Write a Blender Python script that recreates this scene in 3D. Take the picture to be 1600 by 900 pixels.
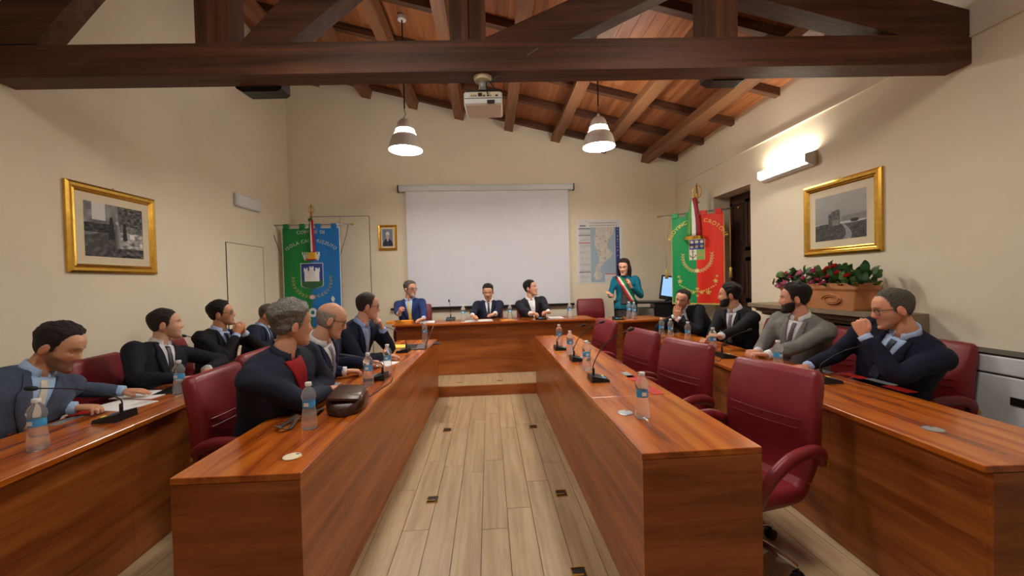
import bpy, bmesh, math, random
from mathutils import Vector, Matrix, noise
from mathutils.bvhtree import BVHTree
V = Vector; PI = math.pi
rad = math.radians
random.seed(11)
for o in list(bpy.data.objects): bpy.data.objects.remove(o)
SC = bpy.context.scene
COL = SC.collection

# ------------------------------------------------------------------ camera
YAW, PITCH, ROLL, HC, FPX = .0592, -.0192, -.0248, 1.4949, 605.87
_fw = V((math.sin(YAW)*math.cos(PITCH), math.cos(YAW)*math.cos(PITCH), math.sin(PITCH)))
_r0 = V((math.cos(YAW), -math.sin(YAW), 0)); _u0 = _r0.cross(_fw)
_r = _r0*math.cos(ROLL)+_u0*math.sin(ROLL); _u = -_r0*math.sin(ROLL)+_u0*math.cos(ROLL)
CAMP = V((0, 0, HC))
cd = bpy.data.cameras.new('camera'); cam = bpy.data.objects.new('camera', cd); COL.objects.link(cam)
cd.sensor_width = 36.0; cd.lens = FPX/1600*36.0; cd.clip_start = .02
cam.matrix_world = Matrix(((_r.x, _u.x, -_fw.x, 0), (_r.y, _u.y, -_fw.y, 0), (_r.z, _u.z, -_fw.z, HC), (0, 0, 0, 1)))
SC.camera = cam
# ------------------------------------------------------------------ world, exposure
w = bpy.data.worlds.new('world'); SC.world = w; w.use_nodes = True
w.node_tree.nodes['Background'].inputs[0].default_value = (.8, .85, 1, 1)
w.node_tree.nodes['Background'].inputs[1].default_value = .05
SC.view_settings.view_transform = 'Standard'; SC.view_settings.look = 'None'
SC.view_settings.gamma = 1; SC.view_settings.use_curve_mapping = False
SC.view_settings.exposure = 1.75
LAMP_E = 40.0        # emission strength of the pendant diffusers
TUBE_E = 16.0        # emission strength of the wall tube

# pixel -> world: a pixel gives a direction, the plane it touches gives the distance
def ray(x, y): return _fw+_r*((x-800)/FPX)+_u*((450-y)/FPX)
def onZ(x, y, z=.76): d = ray(x, y); return CAMP+d*((z-HC)/d.z)
def onX(x, y, X): d = ray(x, y); return CAMP+d*(X/d.x)
def onY(x, y, Y): d = ray(x, y); return CAMP+d*(Y/d.y)

# ------------------------------------------------------------------ mesh builder
class MB:
    def __init__(s): s.v = []; s.f = []
    def add(s, vs, fs):
        n = len(s.v); s.v += [V(p) for p in vs]; s.f += [tuple(i+n for i in f) for f in fs]; return s
    def box(s, x0, x1, y0, y1, z0, z1, bev=0):
        if bev > 0:
            b = min(bev, (x1-x0)*.49, (y1-y0)*.49, (z1-z0)*.49); rings = []
            for z, i in ((z0, b), (z0+b, 0), (z1-b, 0), (z1, b)):
                X0, X1, Y0, Y1 = x0+i, x1-i, y0+i, y1-i; c = b-i*.99
                rings.append([V(p) for p in ((X0+c, Y0, z), (X1-c, Y0, z), (X1, Y0+c, z), (X1, Y1-c, z), (X1-c, Y1, z), (X0+c, Y1, z), (X0, Y1-c, z), (X0, Y0+c, z))])
            return s.loft(rings)
        vs = [(x, y, z) for z in (z0, z1) for x, y in ((x0, y0), (x1, y0), (x1, y1), (x0, y1))]
        return s.add(vs, [(3, 2, 1, 0), (4, 5, 6, 7), (0, 1, 5, 4), (1, 2, 6, 5), (2, 3, 7, 6), (3, 0, 4, 7)])
    def loft(s, rings, cap=True, closed=False):
        n = len(rings[0]); vs = [p for r in rings for p in r]; fs = []
        m = len(rings)
        for i in range(m if closed else m-1):
            a, b = i*n, ((i+1) % m)*n
            for j in range(n):
                k = (j+1) % n; fs.append((a+j, a+k, b+k, b+j))
        if cap and not closed: fs.append(tuple(range(n-1, -1, -1))); fs.append(tuple((m-1)*n+j for j in range(n)))
        return s.add(vs, fs)
    def tube(s, path, r, n=8, cap=True, closed=False, flat=1.0, up=None):
        path = [V(p) for p in path]; m = len(path)
        rs = r if isinstance(r, (list, tuple)) else [r]*m
        rings = []; prev = None
        for i, p in enumerate(path):
            if closed: t = path[(i+1) % m]-path[i-1]
            else: t = path[min(i+1, m-1)]-path[max(i-1, 0)]
            t.normalize()
            if prev is None:
                a = V(up) if up is not None else (V((0, 0, 1)) if abs(t.z) < .9 else V((1, 0, 0)))
            else: a = prev
            x = a-t*a.dot(t)
            if x.length < 1e-6: x = t.orthogonal()
            x.normalize(); y = t.cross(x); prev = x
            rings.append([p+x*(math.cos(2*PI*k/n)*rs[i]*flat)+y*(math.sin(2*PI*k/n)*rs[i]) for k in range(n)])
        return s.loft(rings, cap, closed)
    def lathe(s, prof, n=20, c=(0, 0, 0), cap=True):
        c = V(c)
        return s.loft([[c+V((r*math.cos(2*PI*k/n), r*math.sin(2*PI*k/n), z)) for k in range(n)] for r, z in prof], cap)
    def prism(s, poly, d):                       # poly: 3D loop, extruded by the vector d
        poly = [V(p) for p in poly]; d = V(d); n = len(poly)
        return s.add(poly+[p+d for p in poly], [tuple(range(n-1, -1, -1)), tuple(range(n, 2*n))]+[(i, (i+1) % n, n+(i+1) % n, n+i) for i in range(n)])
    def sphere(s, c, r, n=10, m=7, sc=(1, 1, 1)):
        c = V(c); rings = []
        for i in range(m+1):
            a = PI*(i+.02)/(m+.04)-PI/2
            rings.append([c+V((r*sc[0]*math.cos(a)*math.cos(2*PI*k/n), r*sc[1]*math.cos(a)*math.sin(2*PI*k/n), r*sc[2]*math.sin(a))) for k in range(n)])
        return s.loft(rings)
    def xf(s, M):
        s.v = [M @ p for p in s.v]; return s
    def mesh(s, name, mat=None, smooth=False, angle=None):
        me = bpy.data.meshes.new(name); me.from_pydata([tuple(p) for p in s.v], [], s.f); me.validate()
        bm = bmesh.new(); bm.from_mesh(me); bmesh.ops.recalc_face_normals(bm, faces=bm.faces); bm.to_mesh(me); bm.free()
        if mat: me.materials.append(mat)
        if smooth:
            me.polygons.foreach_set('use_smooth', [True]*len(me.polygons))
            if angle: me.set_sharp_from_angle(angle=rad(angle))
        me.update(); return me
    def build(s, name, mat=None, parent=None, smooth=False, angle=None, **tags):
        o = bpy.data.objects.new(name, s.mesh(name, mat, smooth, angle)); COL.objects.link(o)
        if parent: o.parent = parent
        for k, v in tags.items(): o[k] = v
        return o
def rrect(w, h, r, n=4):                         # rounded rectangle loop in 2D
    pts = []
    for cx, cy, a0 in ((w-r, h-r, 0), (-w+r, h-r, 90), (-w+r, -h+r, 180), (w-r, -h+r, 270)):
        for k in range(n+1):
            a = rad(a0+90*k/n); pts.append((cx+r*math.cos(a), cy+r*math.sin(a)))
    return pts
def empty(name, loc=(0, 0, 0), rz=0, label=None, cat=None, group=None, parent=None, kind=None):
    o = bpy.data.objects.new(name, None); COL.objects.link(o); o.location = loc; o.rotation_euler = (0, 0, rz)
    o.empty_display_size = .1
    tag(o, label, cat, group, kind)
    if parent: o.parent = parent
    return o
def tag(o, label=None, cat=None, group=None, kind=None):
    for k, v in (('label', label), ('category', cat), ('group', group), ('kind', kind)):
        if v: o[k] = v
    return o
def copy_tree(o, parent=None):
    c = o.copy(); COL.objects.link(c)
    if parent: c.parent = parent
    for ch in list(o.children): copy_tree(ch, c)
    return c
def bez(pts, n=8):                               # Catmull-Rom through points
    pts = [V(p) for p in pts]; out = []
    for i in range(len(pts)-1):
        p0, p1, p2, p3 = pts[max(i-1, 0)], pts[i], pts[i+1], pts[min(i+2, len(pts)-1)]
        for k in range(n):
            t = k/n
            out.append(.5*((2*p1)+(p2-p0)*t+(2*p0-5*p1+4*p2-p3)*t*t+(3*p1-p0-3*p2+p3)*t*t*t))
    return out+[pts[-1]]
def ss(a, b, x):
    t = max(0, min(1, (x-a)/(b-a))) if a != b else float(x > a); return t*t*(3-2*t)
def lerp(a, b, t): return a+(b-a)*t
def interp(tab, x):
    if x <= tab[0][0]: return tab[0][1]
    for (a, b), (c, d) in zip(tab, tab[1:]):
        if x <= c: return b+(d-b)*(x-a)/(c-a)
    return tab[-1][1]

# ------------------------------------------------------------------ materials
def srgb(r, g, b):
    return tuple(((c/255)/12.92 if c/255 <= .04045 else ((c/255+.055)/1.055)**2.4) for c in (r, g, b))+(1,)
def newmat(name):
    m = bpy.data.materials.new(name); m.use_nodes = True
    nt = m.node_tree; return m, nt, nt.nodes['Principled BSDF']
def N(nt, t, **kw):
    n = nt.nodes.new(t)
    for k, v in kw.items(): setattr(n, k, v)
    return n
def ramp(nt, stops):
    r = N(nt, 'ShaderNodeValToRGB'); e = r.color_ramp.elements
    while len(e) < len(stops): e.new(.5)
    for i, (p, c) in enumerate(stops): e[i].position = p; e[i].color = c
    return r
def plain(name, col, rough=.5, metal=0, bump=0, bscale=200, var=.06, spec=.5, coat=0, vscale=9, **kw):
    """procedural material: base colour with soft noise variation and an optional fine bump"""
    m, nt, b = newmat(name); L = nt.links.new
    tc = N(nt, 'ShaderNodeTexCoord'); nz = N(nt, 'ShaderNodeTexNoise'); nz.inputs['Scale'].default_value = vscale; nz.inputs['Detail'].default_value = 4
    L(tc.outputs['Object'], nz.inputs['Vector'])
    d = [max(0, c*(1-var)) for c in col[:3]]+[1]; h = [min(1, c*(1+var)) for c in col[:3]]+[1]
    r = ramp(nt, [(.3, d), (.7, h)]); L(nz.outputs['Fac'], r.inputs[0]); L(r.outputs[0], b.inputs['Base Color'])
    b.inputs['Roughness'].default_value = rough; b.inputs['Metallic'].default_value = metal
    b.inputs['Specular IOR Level'].default_value = spec; b.inputs['Coat Weight'].default_value = coat
    if bump:
        n2 = N(nt, 'ShaderNodeTexNoise'); n2.inputs['Scale'].default_value = bscale; n2.inputs['Detail'].default_value = 3
        L(tc.outputs['Object'], n2.inputs['Vector'])
        bp = N(nt, 'ShaderNodeBump'); bp.inputs['Strength'].default_value = bump; bp.inputs['Distance'].default_value = .01
        L(n2.outputs['Fac'], bp.inputs['Height']); L(bp.outputs[0], b.inputs['Normal'])
    for k, v in kw.items(): b.inputs[k.replace('_', ' ')].default_value = v
    return m
def wood(name, stops, axis='Y', scale=1.0, stretch=14, rough=.4, coat=0, bump=.05, rand=0, fine=.35):
    """streaky wood: noise stretched along the grain axis (object space)"""
    m, nt, b = newmat(name); L = nt.links.new
    tc = N(nt, 'ShaderNodeTexCoord'); mp = N(nt, 'ShaderNodeMapping')
    s = [stretch*scale]*3; s['XYZ'.index(axis)] = scale*.8; mp.inputs['Scale'].default_value = s
    src = tc.outputs['Object']
    if rand:
        oi = N(nt, 'ShaderNodeObjectInfo'); ad = N(nt, 'ShaderNodeVectorMath', operation='MULTIPLY_ADD')
        ad.inputs[1].default_value = (37, 23, 51)
        cx = N(nt, 'ShaderNodeCombineXYZ')
        for i in range(3): L(oi.outputs['Random'], cx.inputs[i])
        L(cx.outputs[0], ad.inputs[0]); L(tc.outputs['Object'], ad.inputs[2]); src = ad.outputs[0]
    L(src, mp.inputs['Vector'])
    n1 = N(nt, 'ShaderNodeTexNoise'); n1.inputs['Scale'].default_value = 1; n1.inputs['Detail'].default_value = 5; n1.inputs['Distortion'].default_value = .6
    n2 = N(nt, 'ShaderNodeTexNoise'); n2.inputs['Scale'].default_value = 6; n2.inputs['Detail'].default_value = 6; n2.inputs['Roughness'].default_value = .7
    L(mp.outputs[0], n1.inputs['Vector']); L(mp.outputs[0], n2.inputs['Vector'])
    mx = N(nt, 'ShaderNodeMix', data_type='FLOAT'); mx.inputs[0].default_value = fine
    L(n1.outputs['Fac'], mx.inputs[2]); L(n2.outputs['Fac'], mx.inputs[3])
    fac = mx.outputs[0]
    r = ramp(nt, stops); L(fac, r.inputs[0]); out = r.outputs[0]
    if rand:
        hs = N(nt, 'ShaderNodeHueSaturation'); mr = N(nt, 'ShaderNodeMapRange')
        mr.inputs[3].default_value = 1-rand; mr.inputs[4].default_value = 1+rand
        L(oi.outputs['Random'], mr.inputs[0]); L(mr.outputs[0], hs.inputs['Value']); L(out, hs.inputs['Color']); out = hs.outputs[0]
    L(out, b.inputs['Base Color'])
    b.inputs['Roughness'].default_value = rough; b.inputs['Coat Weight'].default_value = coat; b.inputs['Coat Roughness'].default_value = .15
    bp = N(nt, 'ShaderNodeBump'); bp.inputs['Strength'].default_value = bump; bp.inputs['Distance'].default_value = .01
    L(n2.outputs['Fac'], bp.inputs['Height']); L(bp.outputs[0], b.inputs['Normal'])
    return m
def painted(name, rough=.6, spec=.3, bump=0, bscale=300, sss=0):
    """colour comes from the point attribute 'paint' (prints, embroidery, skin pigment)"""
    m, nt, b = newmat(name); L = nt.links.new
    a = N(nt, 'ShaderNodeAttribute', attribute_name='paint'); L(a.outputs['Color'], b.inputs['Base Color'])
    b.inputs['Roughness'].default_value = rough; b.inputs['Specular IOR Level'].default_value = spec
    if sss:
        b.inputs['Subsurface Weight'].default_value = sss; b.inputs['Subsurface Radius'].default_value = (.01, .004, .002); b.inputs['Subsurface Scale'].default_value = .6
    if bump:
        tc = N(nt, 'ShaderNodeTexCoord'); n2 = N(nt, 'ShaderNodeTexNoise'); n2.inputs['Scale'].default_value = bscale
        L(tc.outputs['Object'], n2.inputs['Vector']); bp = N(nt, 'ShaderNodeBump'); bp.inputs['Strength'].default_value = bump; bp.inputs['Distance'].default_value = .005
        L(n2.outputs['Fac'], bp.inputs['Height']); L(bp.outputs[0], b.inputs['Normal'])
    return m
def emit(name, col, e):
    m, nt, b = newmat(name); b.inputs['Base Color'].default_value = col
    b.inputs['Emission Color'].default_value = col; b.inputs['Emission Strength'].default_value = e; return m
def paint(me, cols):
    a = me.attributes.new('paint', 'FLOAT_COLOR', 'POINT'); a.data.foreach_set('color', [c for q in cols for c in (q[0], q[1], q[2], 1)])
S = srgb
WALL = plain('plaster_wall', S(232, 220, 197), .85, bump=.06, bscale=60, var=.035, vscale=1.5, spec=.2)
M = dict(
 top=wood('desk_top_wood', [(.27, S(82, 32, 10)), (.38, S(144, 64, 17)), (.47, S(182, 92, 24)), (.64, S(204, 118, 36))], 'Y', 1.0, 10, .26, .3, .012, fine=.22),
 topx=wood('dais_top_wood', [(.27, S(82, 32, 10)), (.38, S(144, 64, 17)), (.47, S(182, 92, 24)), (.64, S(204, 118, 36))], 'X', 1.0, 10, .26, .3, .012, fine=.22),
 panel=wood('desk_panel_wood', [(.25, S(78, 34, 12)), (.40, S(132, 66, 24)), (.54, S(166, 92, 38)), (.72, S(186, 112, 52))], 'Y', 1.0, 12, .36, .1, .02),
 panelx=wood('desk_end_wood', [(.25, S(78, 34, 12)), (.40, S(132, 66, 24)), (.54, S(166, 92, 38)), (.72, S(186, 112, 52))], 'X', 1.0, 12, .36, .1, .02),
 beam=wood('old_beam_wood', [(.3, S(34, 17, 9)), (.45, S(76, 42, 23)), (.58, S(100, 60, 34)), (.75, S(128, 82, 50))], 'X', .9, 18, .6, 0, .25),
 beamz=wood('post_wood', [(.3, S(34, 17, 9)), (.45, S(76, 42, 23)), (.58, S(100, 60, 34)), (.75, S(128, 82, 50))], 'Z', .9, 18, .6, 0, .25),
 purlin=wood('purlin_wood', [(.2, S(70, 38, 20)), (.45, S(120, 76, 46)), (.7, S(150, 102, 66))], 'Y', 1.0, 12, .6, 0, .2),
 plank=wood('roof_plank_wood', [(.2, S(96, 50, 26)), (.45, S(150, 88, 48)), (.62, S(176, 112, 64)), (.85, S(196, 138, 88))], 'Y', 1.0, 12, .55, 0, .1, rand=.16),
 floor=wood('oak_plank', [(.2, S(130, 104, 74)), (.45, S(168, 140, 106)), (.6, S(184, 158, 122)), (.85, S(198, 176, 142))], 'Y', 1.3, 16, .42, .05, .04, rand=.06),
 slab=plain('floor_screed', S(84, 64, 44), .6),
 door=wood('dark_door_wood', [(.2, S(30, 14, 8)), (.5, S(58, 30, 18)), (.8, S(80, 46, 28))], 'Z', 1, 12, .5, 0, .1),
 wall=WALL,
 leather=plain('burgundy_leather', S(128, 30, 38), .38, bump=.12, bscale=350, var=.07),
 leather_seam=plain('burgundy_piping', S(104, 22, 30), .45),
 chrome=plain('chrome', S(205, 208, 212), .12, 1, var=.02),
 steel=plain('brushed_steel', S(170, 172, 176), .3, 1, var=.03),
 brass=plain('brass', S(196, 152, 66), .28, 1, var=.05),
 gold=plain('gilt_frame', S(226, 178, 78), .26, .95, bump=.08, bscale=80, var=.14, vscale=30),
 black=plain('black_plastic', S(18, 18, 20), .4, var=.05),
 darkrub=plain('black_rubber', S(30, 30, 32), .7),
 white=plain('white_plastic', S(226, 226, 224), .4, var=.02),
 ivory=plain('ivory_mat_board', S(222, 208, 178), .8, var=.03),
 paper=plain('white_paper', S(240, 240, 238), .7, var=.02),
 yellow=plain('yellow_paper', S(238, 214, 92), .7, var=.03),
 orange=plain('orange_folder', S(236, 150, 34), .6, var=.03),
 red=plain('red_card', S(196, 34, 22), .45, var=.03),
 plate=plain('satin_name_plate', S(176, 178, 178), .35, .5, var=.02),
 screen=plain('projection_screen', S(228, 229, 238), .75, var=.012),
 terracotta=plain('terracotta', S(192, 128, 80), .75, bump=.1, bscale=60, var=.1),
 stone=plain('mantel_stone', S(140, 120, 98), .6, bump=.08, bscale=50, var=.12),
 mattwhite=plain('painted_white_metal', S(214, 216, 218), .45, var=.015),
 alu=plain('lamp_aluminium', S(236, 232, 226), .45, 0, var=.03),
 bag=plain('brown_bag_leather', S(66, 34, 24), .3, bump=.15, bscale=120, var=.16),
 strap=plain('strap_webbing', S(72, 52, 40), .7, var=.12),
 cardb=plain('dark_cable', S(14, 14, 14), .5),
 laptop=plain('laptop_grey', S(120, 120, 122), .35, .4, var=.02),
)
M['bottle'] = None
def clear_plastic():
    m, nt, b = newmat('clear_bottle_plastic'); L = nt.links.new
    tc = N(nt, 'ShaderNodeTexCoord'); nz = N(nt, 'ShaderNodeTexNoise'); nz.inputs['Scale'].default_value = 40; L(tc.outputs['Object'], nz.inputs['Vector'])
    r = ramp(nt, [(.3, (.93, .96, .98, 1)), (.7, (.99, 1, 1, 1))]); L(nz.outputs['Fac'], r.inputs[0]); L(r.outputs[0], b.inputs['Base Color'])
    b.inputs['Transmission Weight'].default_value = .86; b.inputs['Roughness'].default_value = .04; b.inputs['IOR'].default_value = 1.1
    return m
M['bottle'] = clear_plastic()
M['glass'] = clear_plastic(); M['glass'].name = 'lamp_glass'
M['water_label'] = plain('bottle_label_blue', S(70, 160, 216), .45, var=.1, vscale=60)
M['lens'] = plain('spectacle_lens', S(230, 235, 240), .03, var=.01, Transmission_Weight=.92)
M['lens'].node_tree.nodes['Principled BSDF'].inputs['IOR'].default_value = 1.1
M['lamp'] = emit('lamp_diffuser', (1, .96, .88, 1), LAMP_E)
M['lamp_near'] = emit('lamp_diffuser_near', (1, .96, .88, 1), LAMP_E*.62)
M['tube'] = emit('fluorescent_tube', (1, .95, .78, 1), TUBE_E)
M['print'] = painted('printed_paper', .55)
M['cloth'] = painted('banner_satin', .5, .4, .08, 260)
M['skin'] = painted('skin', .5, .35, .05, 220, .12)
M['eye'] = painted('eye_surface', .15, .5)
M['foliage'] = painted('leaf_green', .5, .3)
M['petal'] = painted('petal', .6, .2)

# ================================================================== THE ROOM
XL, XR, YB, YR = -3.44, 3.50, 7.0, -2.6
DZ = .135                                        # height of the dais
KR = -.2336                                      # roof pitch: falls towards the right wall
def zroof(x): return 4.424+KR*x                  # underside of the thin rafters
def struct(name, mb, mat, parent=None, **k):
    return mb.build(name, mat, parent, kind='structure', **k)
T = .2
struct('wall_back', MB().prism([(XL-T, YB, -.1), (XR+T, YB, -.1), (XR+T, YB, zroof(XR+T)+.22), (XL-T, YB, zroof(XL-T)+.22)], (0, T, 0)), M['wall'])
struct('wall_left', MB().box(XL-T, XL, YR, YB, -.1, zroof(XL)+.22), M['wall'])
# the right wall has a deep recess for the dark double door
DY0, DY1, DZT = 4.98, 5.83, 2.70
mb = MB()
zt = zroof(XR)+.2
mb.box(XR, XR+.35, YR, DY0, -.1, zt); mb.box(XR, XR+.35, DY1, YB, -.1, zt); mb.box(XR, XR+.35, DY0, DY1, DZT, zt)
struct('wall_right', mb, M['wall'])
struct('wall_rear', MB().prism([(XL-T, YR-T, -.1), (XR+T, YR-T, -.1), (XR+T, YR-T, zroof(XR+T)+.22), (XL-T, YR-T, zroof(XL-T)+.22)], (0, T, 0)), M['wall'])
# conduit running along the right wall
struct('trim_1', MB().tube([(XR-.008, y, 3.165) for y in (YR+.1, 2, 5, YB-.05)], .011, 6), M['wall'])

# ---- floor with oak planks
fl = struct('floor', MB().box(XL-T, XR+T, YR-T, YB, -.12, -.014), M['slab'])
PW, rp = .160, random.Random(5)
plank_me = {}
def plank_mesh(L, tag_, mat, wd, th):
    k = (tag_, round(L, 2))
    if k not in plank_me:
        plank_me[k] = MB().box(-wd/2+.0016, wd/2-.0016, -L/2+.0016, L/2-.0016, 0, th).mesh(tag_, mat)
    return plank_me[k]
x = XL+PW/2; col = 0
while x < XR-PW/2+.05:
    y = -.2-rp.uniform(0, 1.2); inner = -.85 < x < .8
    while y < 5.06:
        L = rp.choice((.9, 1.15, 1.4)) if inner else 2.2
        y1 = min(y+L, 5.06)
        if y1 < 5.06 and 5.06-y1 < .25: y1 = 5.06
        if y1 > .3:
            o = bpy.data.objects.new('floor_plank', plank_mesh(y1-y, 'floor_plank', M['floor'], PW, .014)); COL.objects.link(o)
            o.parent = fl; o.location = (x, (y+y1)/2, -.014)
        y = y1
    x += PW; col += 1
# sunk floor boxes and worn studs in the aisle
for i, (px, py) in enumerate(((676, 781), (877, 771), (699, 672), (833, 667), (905, 896))):
    p = onZ(px, py, 0)
    fb = empty('floor_socket', (p.x, p.y, .0), 0, ['open floor socket in the oak aisle, nearest the left desk end', 'open floor socket in the oak aisle, nearer one along the right desk', 'far floor socket beside the left desk panel', 'far floor socket beside the right desk panel', 'floor socket at the bottom edge by the right desk'][i], 'floor socket', 'floor sockets in the aisle')
    MB().box(-.035, .035, -.035, .035, .0005, .002).build('pit', M['black'], fb)
    mb = MB()
    for a, b, c, d in ((-.04, .04, -.04, -.035), (-.04, .04, .035, .04), (-.04, -.035, -.035, .035), (.035, .04, -.035, .035)): mb.box(a, b, c, d, .0005, .005)
    mb.build('rim', M['brass'], fb)
    MB().prism([(-.036, -.02, .003), (.02, -.02, .003), (.02, -.024, .008), (-.036, -.024, .008)], (0, .012, 0)).build('flap', M['brass'], fb)
# ---- dais
da = struct('floor_dais', MB().box(XL, XR, 5.085, YB, -.014, DZ), M['floor'])
struct('trim_2', MB().box(XL, XR, 5.062, 5.085, 0, DZ-.002), M['panelx'])
for i, (px, py) in enumerate(((718, 597.5), (781, 595))):
    p = onZ(px, py, DZ); fb = MB().box(-.035, .035, -.02, .02, 0, .003).build('floor_cover', M['brass'])
    fb.location = (p.x, p.y, DZ); tag(fb, ['small metal floor cover on the dais, left of two', 'small metal floor cover on the dais, right of two'][i], 'floor cover', 'floor covers on the dais')

# ---- roof: slab, boards along the room, thin rafters down the slope, purlins
th = math.atan(-KR); SL = (XR-XL+.3)/math.cos(th)
def roofpt(x, off): return V((x+math.sin(th)*off, 0, zroof(x)+math.cos(th)*off))
a = roofpt(XL-.2, .13); b = roofpt(XR+.25, .13); c = roofpt(XR+.25, .23); d = roofpt(XL-.2, .23)
ce = struct('ceiling', MB().prism([(p.x, YR-T, p.z) for p in (a, b, c, d)], (0, YB+T-YR+T, 0)), M['purlin'])
BW = .135; nb = int(SL/BW); edges = [YR, -.6, 1.95, 4.05, YB]
for i in range(nb):
    s = (i+.5)*BW; x0 = XL-.1+s*math.cos(th)
    off = .3*((i*7) % 5)/5
    for y0, y1 in ((YR, .6+off), (.6+off, 3.0+off), (3.0+off, 5.2+off*.6), (5.2+off*.6, YB)):
        o = bpy.data.objects.new('roof_board', plank_mesh(y1-y0, 'roof_board', M['plank'], BW, .028)); COL.objects.link(o)
        o.parent = ce; p = roofpt(x0, .095); o.location = (p.x, (y0+y1)/2, p.z); o.rotation_euler = (0, th, 0)
raft = MB().box(0, SL, -.04, .04, 0, .092).mesh('rafter', M['beam'])
for y in (6.955, 6.1, 5.327, 4.475, 3.63, 2.2, 1.3, .4, -.5, -1.4, -2.3):
    o = bpy.data.objects.new('rafter', raft); COL.objects.link(o); o.parent = ce
    p = roofpt(XL-.1, 0); o.location = (p.x, y, p.z); o.rotation_euler = (0, th, 0)
pm = MB().box(-.078, .078, YR+.02, YB-.005, -.15, 0).mesh('purlin', M['purlin'])
for x in (-2.9, -2.03, -1.228, -.424, .451, 1.292, 2.13, 2.944):
    o = bpy.data.objects.new('purlin', pm); COL.objects.link(o); o.parent = ce
    p = roofpt(x, 0); o.location = (p.x, 0, p.z); o.rotation_euler = (0, th, 0)

# ---- timber truss crossing the room (its plane is slightly skewed to the room)
A = V((XL, 2.93, 0)); B = V((XR, 2.61, 0)); tdir = (B-A).normalized(); tn = V((-tdir.y, tdir.x, 0)); TH = .165
def onT(px, py):
    d = ray(px, py); t = (A-CAMP).dot(tn)/d.dot(tn); return CAMP+d*t
tr = empty('roof_truss', (0, 2.77, 2.97), 0, None, None, kind='structure')
def timber(name, pix, mat, off=0, th=TH, ext=None):
    pts = [onT(*p) for p in pix]
    if ext: pts = ext(pts)
    org = pts[0]
    ang = math.atan2(tdir.y, tdir.x); R = Matrix.Rotation(-ang, 4, 'Z')
    mb = MB().prism([p+tn*off for p in pts], tn*th)
    mb.v = [R @ (p-org) for p in mb.v]
    o = mb.build(name, mat, tr); o.location = org-V((0, 2.77, 2.97)); o.rotation_euler = (0, 0, ang); return o
zb0, zb1 = onT(300, 117.5).z, onT(1200, 104).z; zt0, zt1 = onT(300, 67.5).z, onT(1200, 57).z
def tz(x, lo): # tie beam edges, carried straight into both walls
    a0, a1 = (zb0, zb1) if lo else (zt0, zt1); xa, xb = onT(300, 100).x, onT(1200, 100).x
    return a0+(a1-a0)*(x-xa)/(xb-xa)
EA, EB = A-tdir*.02, B+tdir*.02
def tie(pts): return [V((EA.x, EA.y, tz(XL, 1))), V((EB.x, EB.y, tz(XR, 1))), V((EB.x, EB.y, tz(XR, 0))), V((EA.x, EA.y, tz(XL, 0)))]
timber('tie_beam', [(300, 117), (1200, 104), (1200, 57), (300, 67)], M['beam'], ext=tie)
def ptop(p): return zroof(p.x)-.16
def post(x0, x1):
    a, b = onT(x0, 66), onT(x1, 62)
    a.z = tz(a.x, 0); b.z = tz(b.x, 0)
    return lambda pts: [a, b, V((b.x, b.y, ptop(b))), V((a.x, a.y, ptop(a)))]
timber('post', [(305, 66), (358, 66)], M['beamz'], ext=post(305, 358))
timber('post', [(703, 64), (732, 64)], M['beamz'], ext=post(703, 732))
timber('post', [(733, 64), (758, 64)], M['beamz'], ext=post(733.5, 758), off=.004)
timber('post', [(1101, 60), (1153, 60)], M['beamz'], ext=post(1101, 1153))
def strut(p0, p1, q0, q1, zcap):
    a0, a1, b0, b1 = onT(*p0), onT(*p1), onT(*q0), onT(*q1)
    da_, db_ = (a1-a0), (b1-b0)
    A1 = a0+da_*((zcap(a0)-a0.z)/da_.z); B1 = b0+db_*((zcap(b0)-b0.z)/db_.z)
    return lambda pts: [a0, b0, B1, A1]
timber('strut', [(372, 66)], M['beam'], .012, TH-.024, strut((372, 66), (425, 9), (447, 66), (526, 0), lambda p: 4.35))
timber('strut', [(760, 62)], M['beam'], .012, TH-.024, strut((745, 63), (884, 0), (886, 62), (1003, 3), lambda p: 3.72))
timber('strut', [(0, 66)], M['beam'], .012, TH-.024, strut((-62, 68), (0, -4), (50, 67), (108, 0), lambda p: 4.6))
def rafter_main(pts):
    a, b = onT(1500, 78), onT(1215, 0); c, d = onT(1515, 14), onT(1450, 0)
    k1 = (b.z-a.z)/(b.x-a.x); k1 = -.27
    lo = lambda x: a.z+k1*(x-a.x); up = lambda x: c.z+k1*(x-c.x)
    P = lambda x, z: A+tdir*((x-A.x)/tdir.x)+V((0, 0, z))
    xr, xl = XR-.01, .35
    return [P(xl, lo(xl)), P(xr, lo(xr)), P(xr, up(xr)), P(xl, up(xl))]
timber('principal_rafter', [(1215, 0)], M['beam'], .006, TH-.012, rafter_main)

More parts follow.
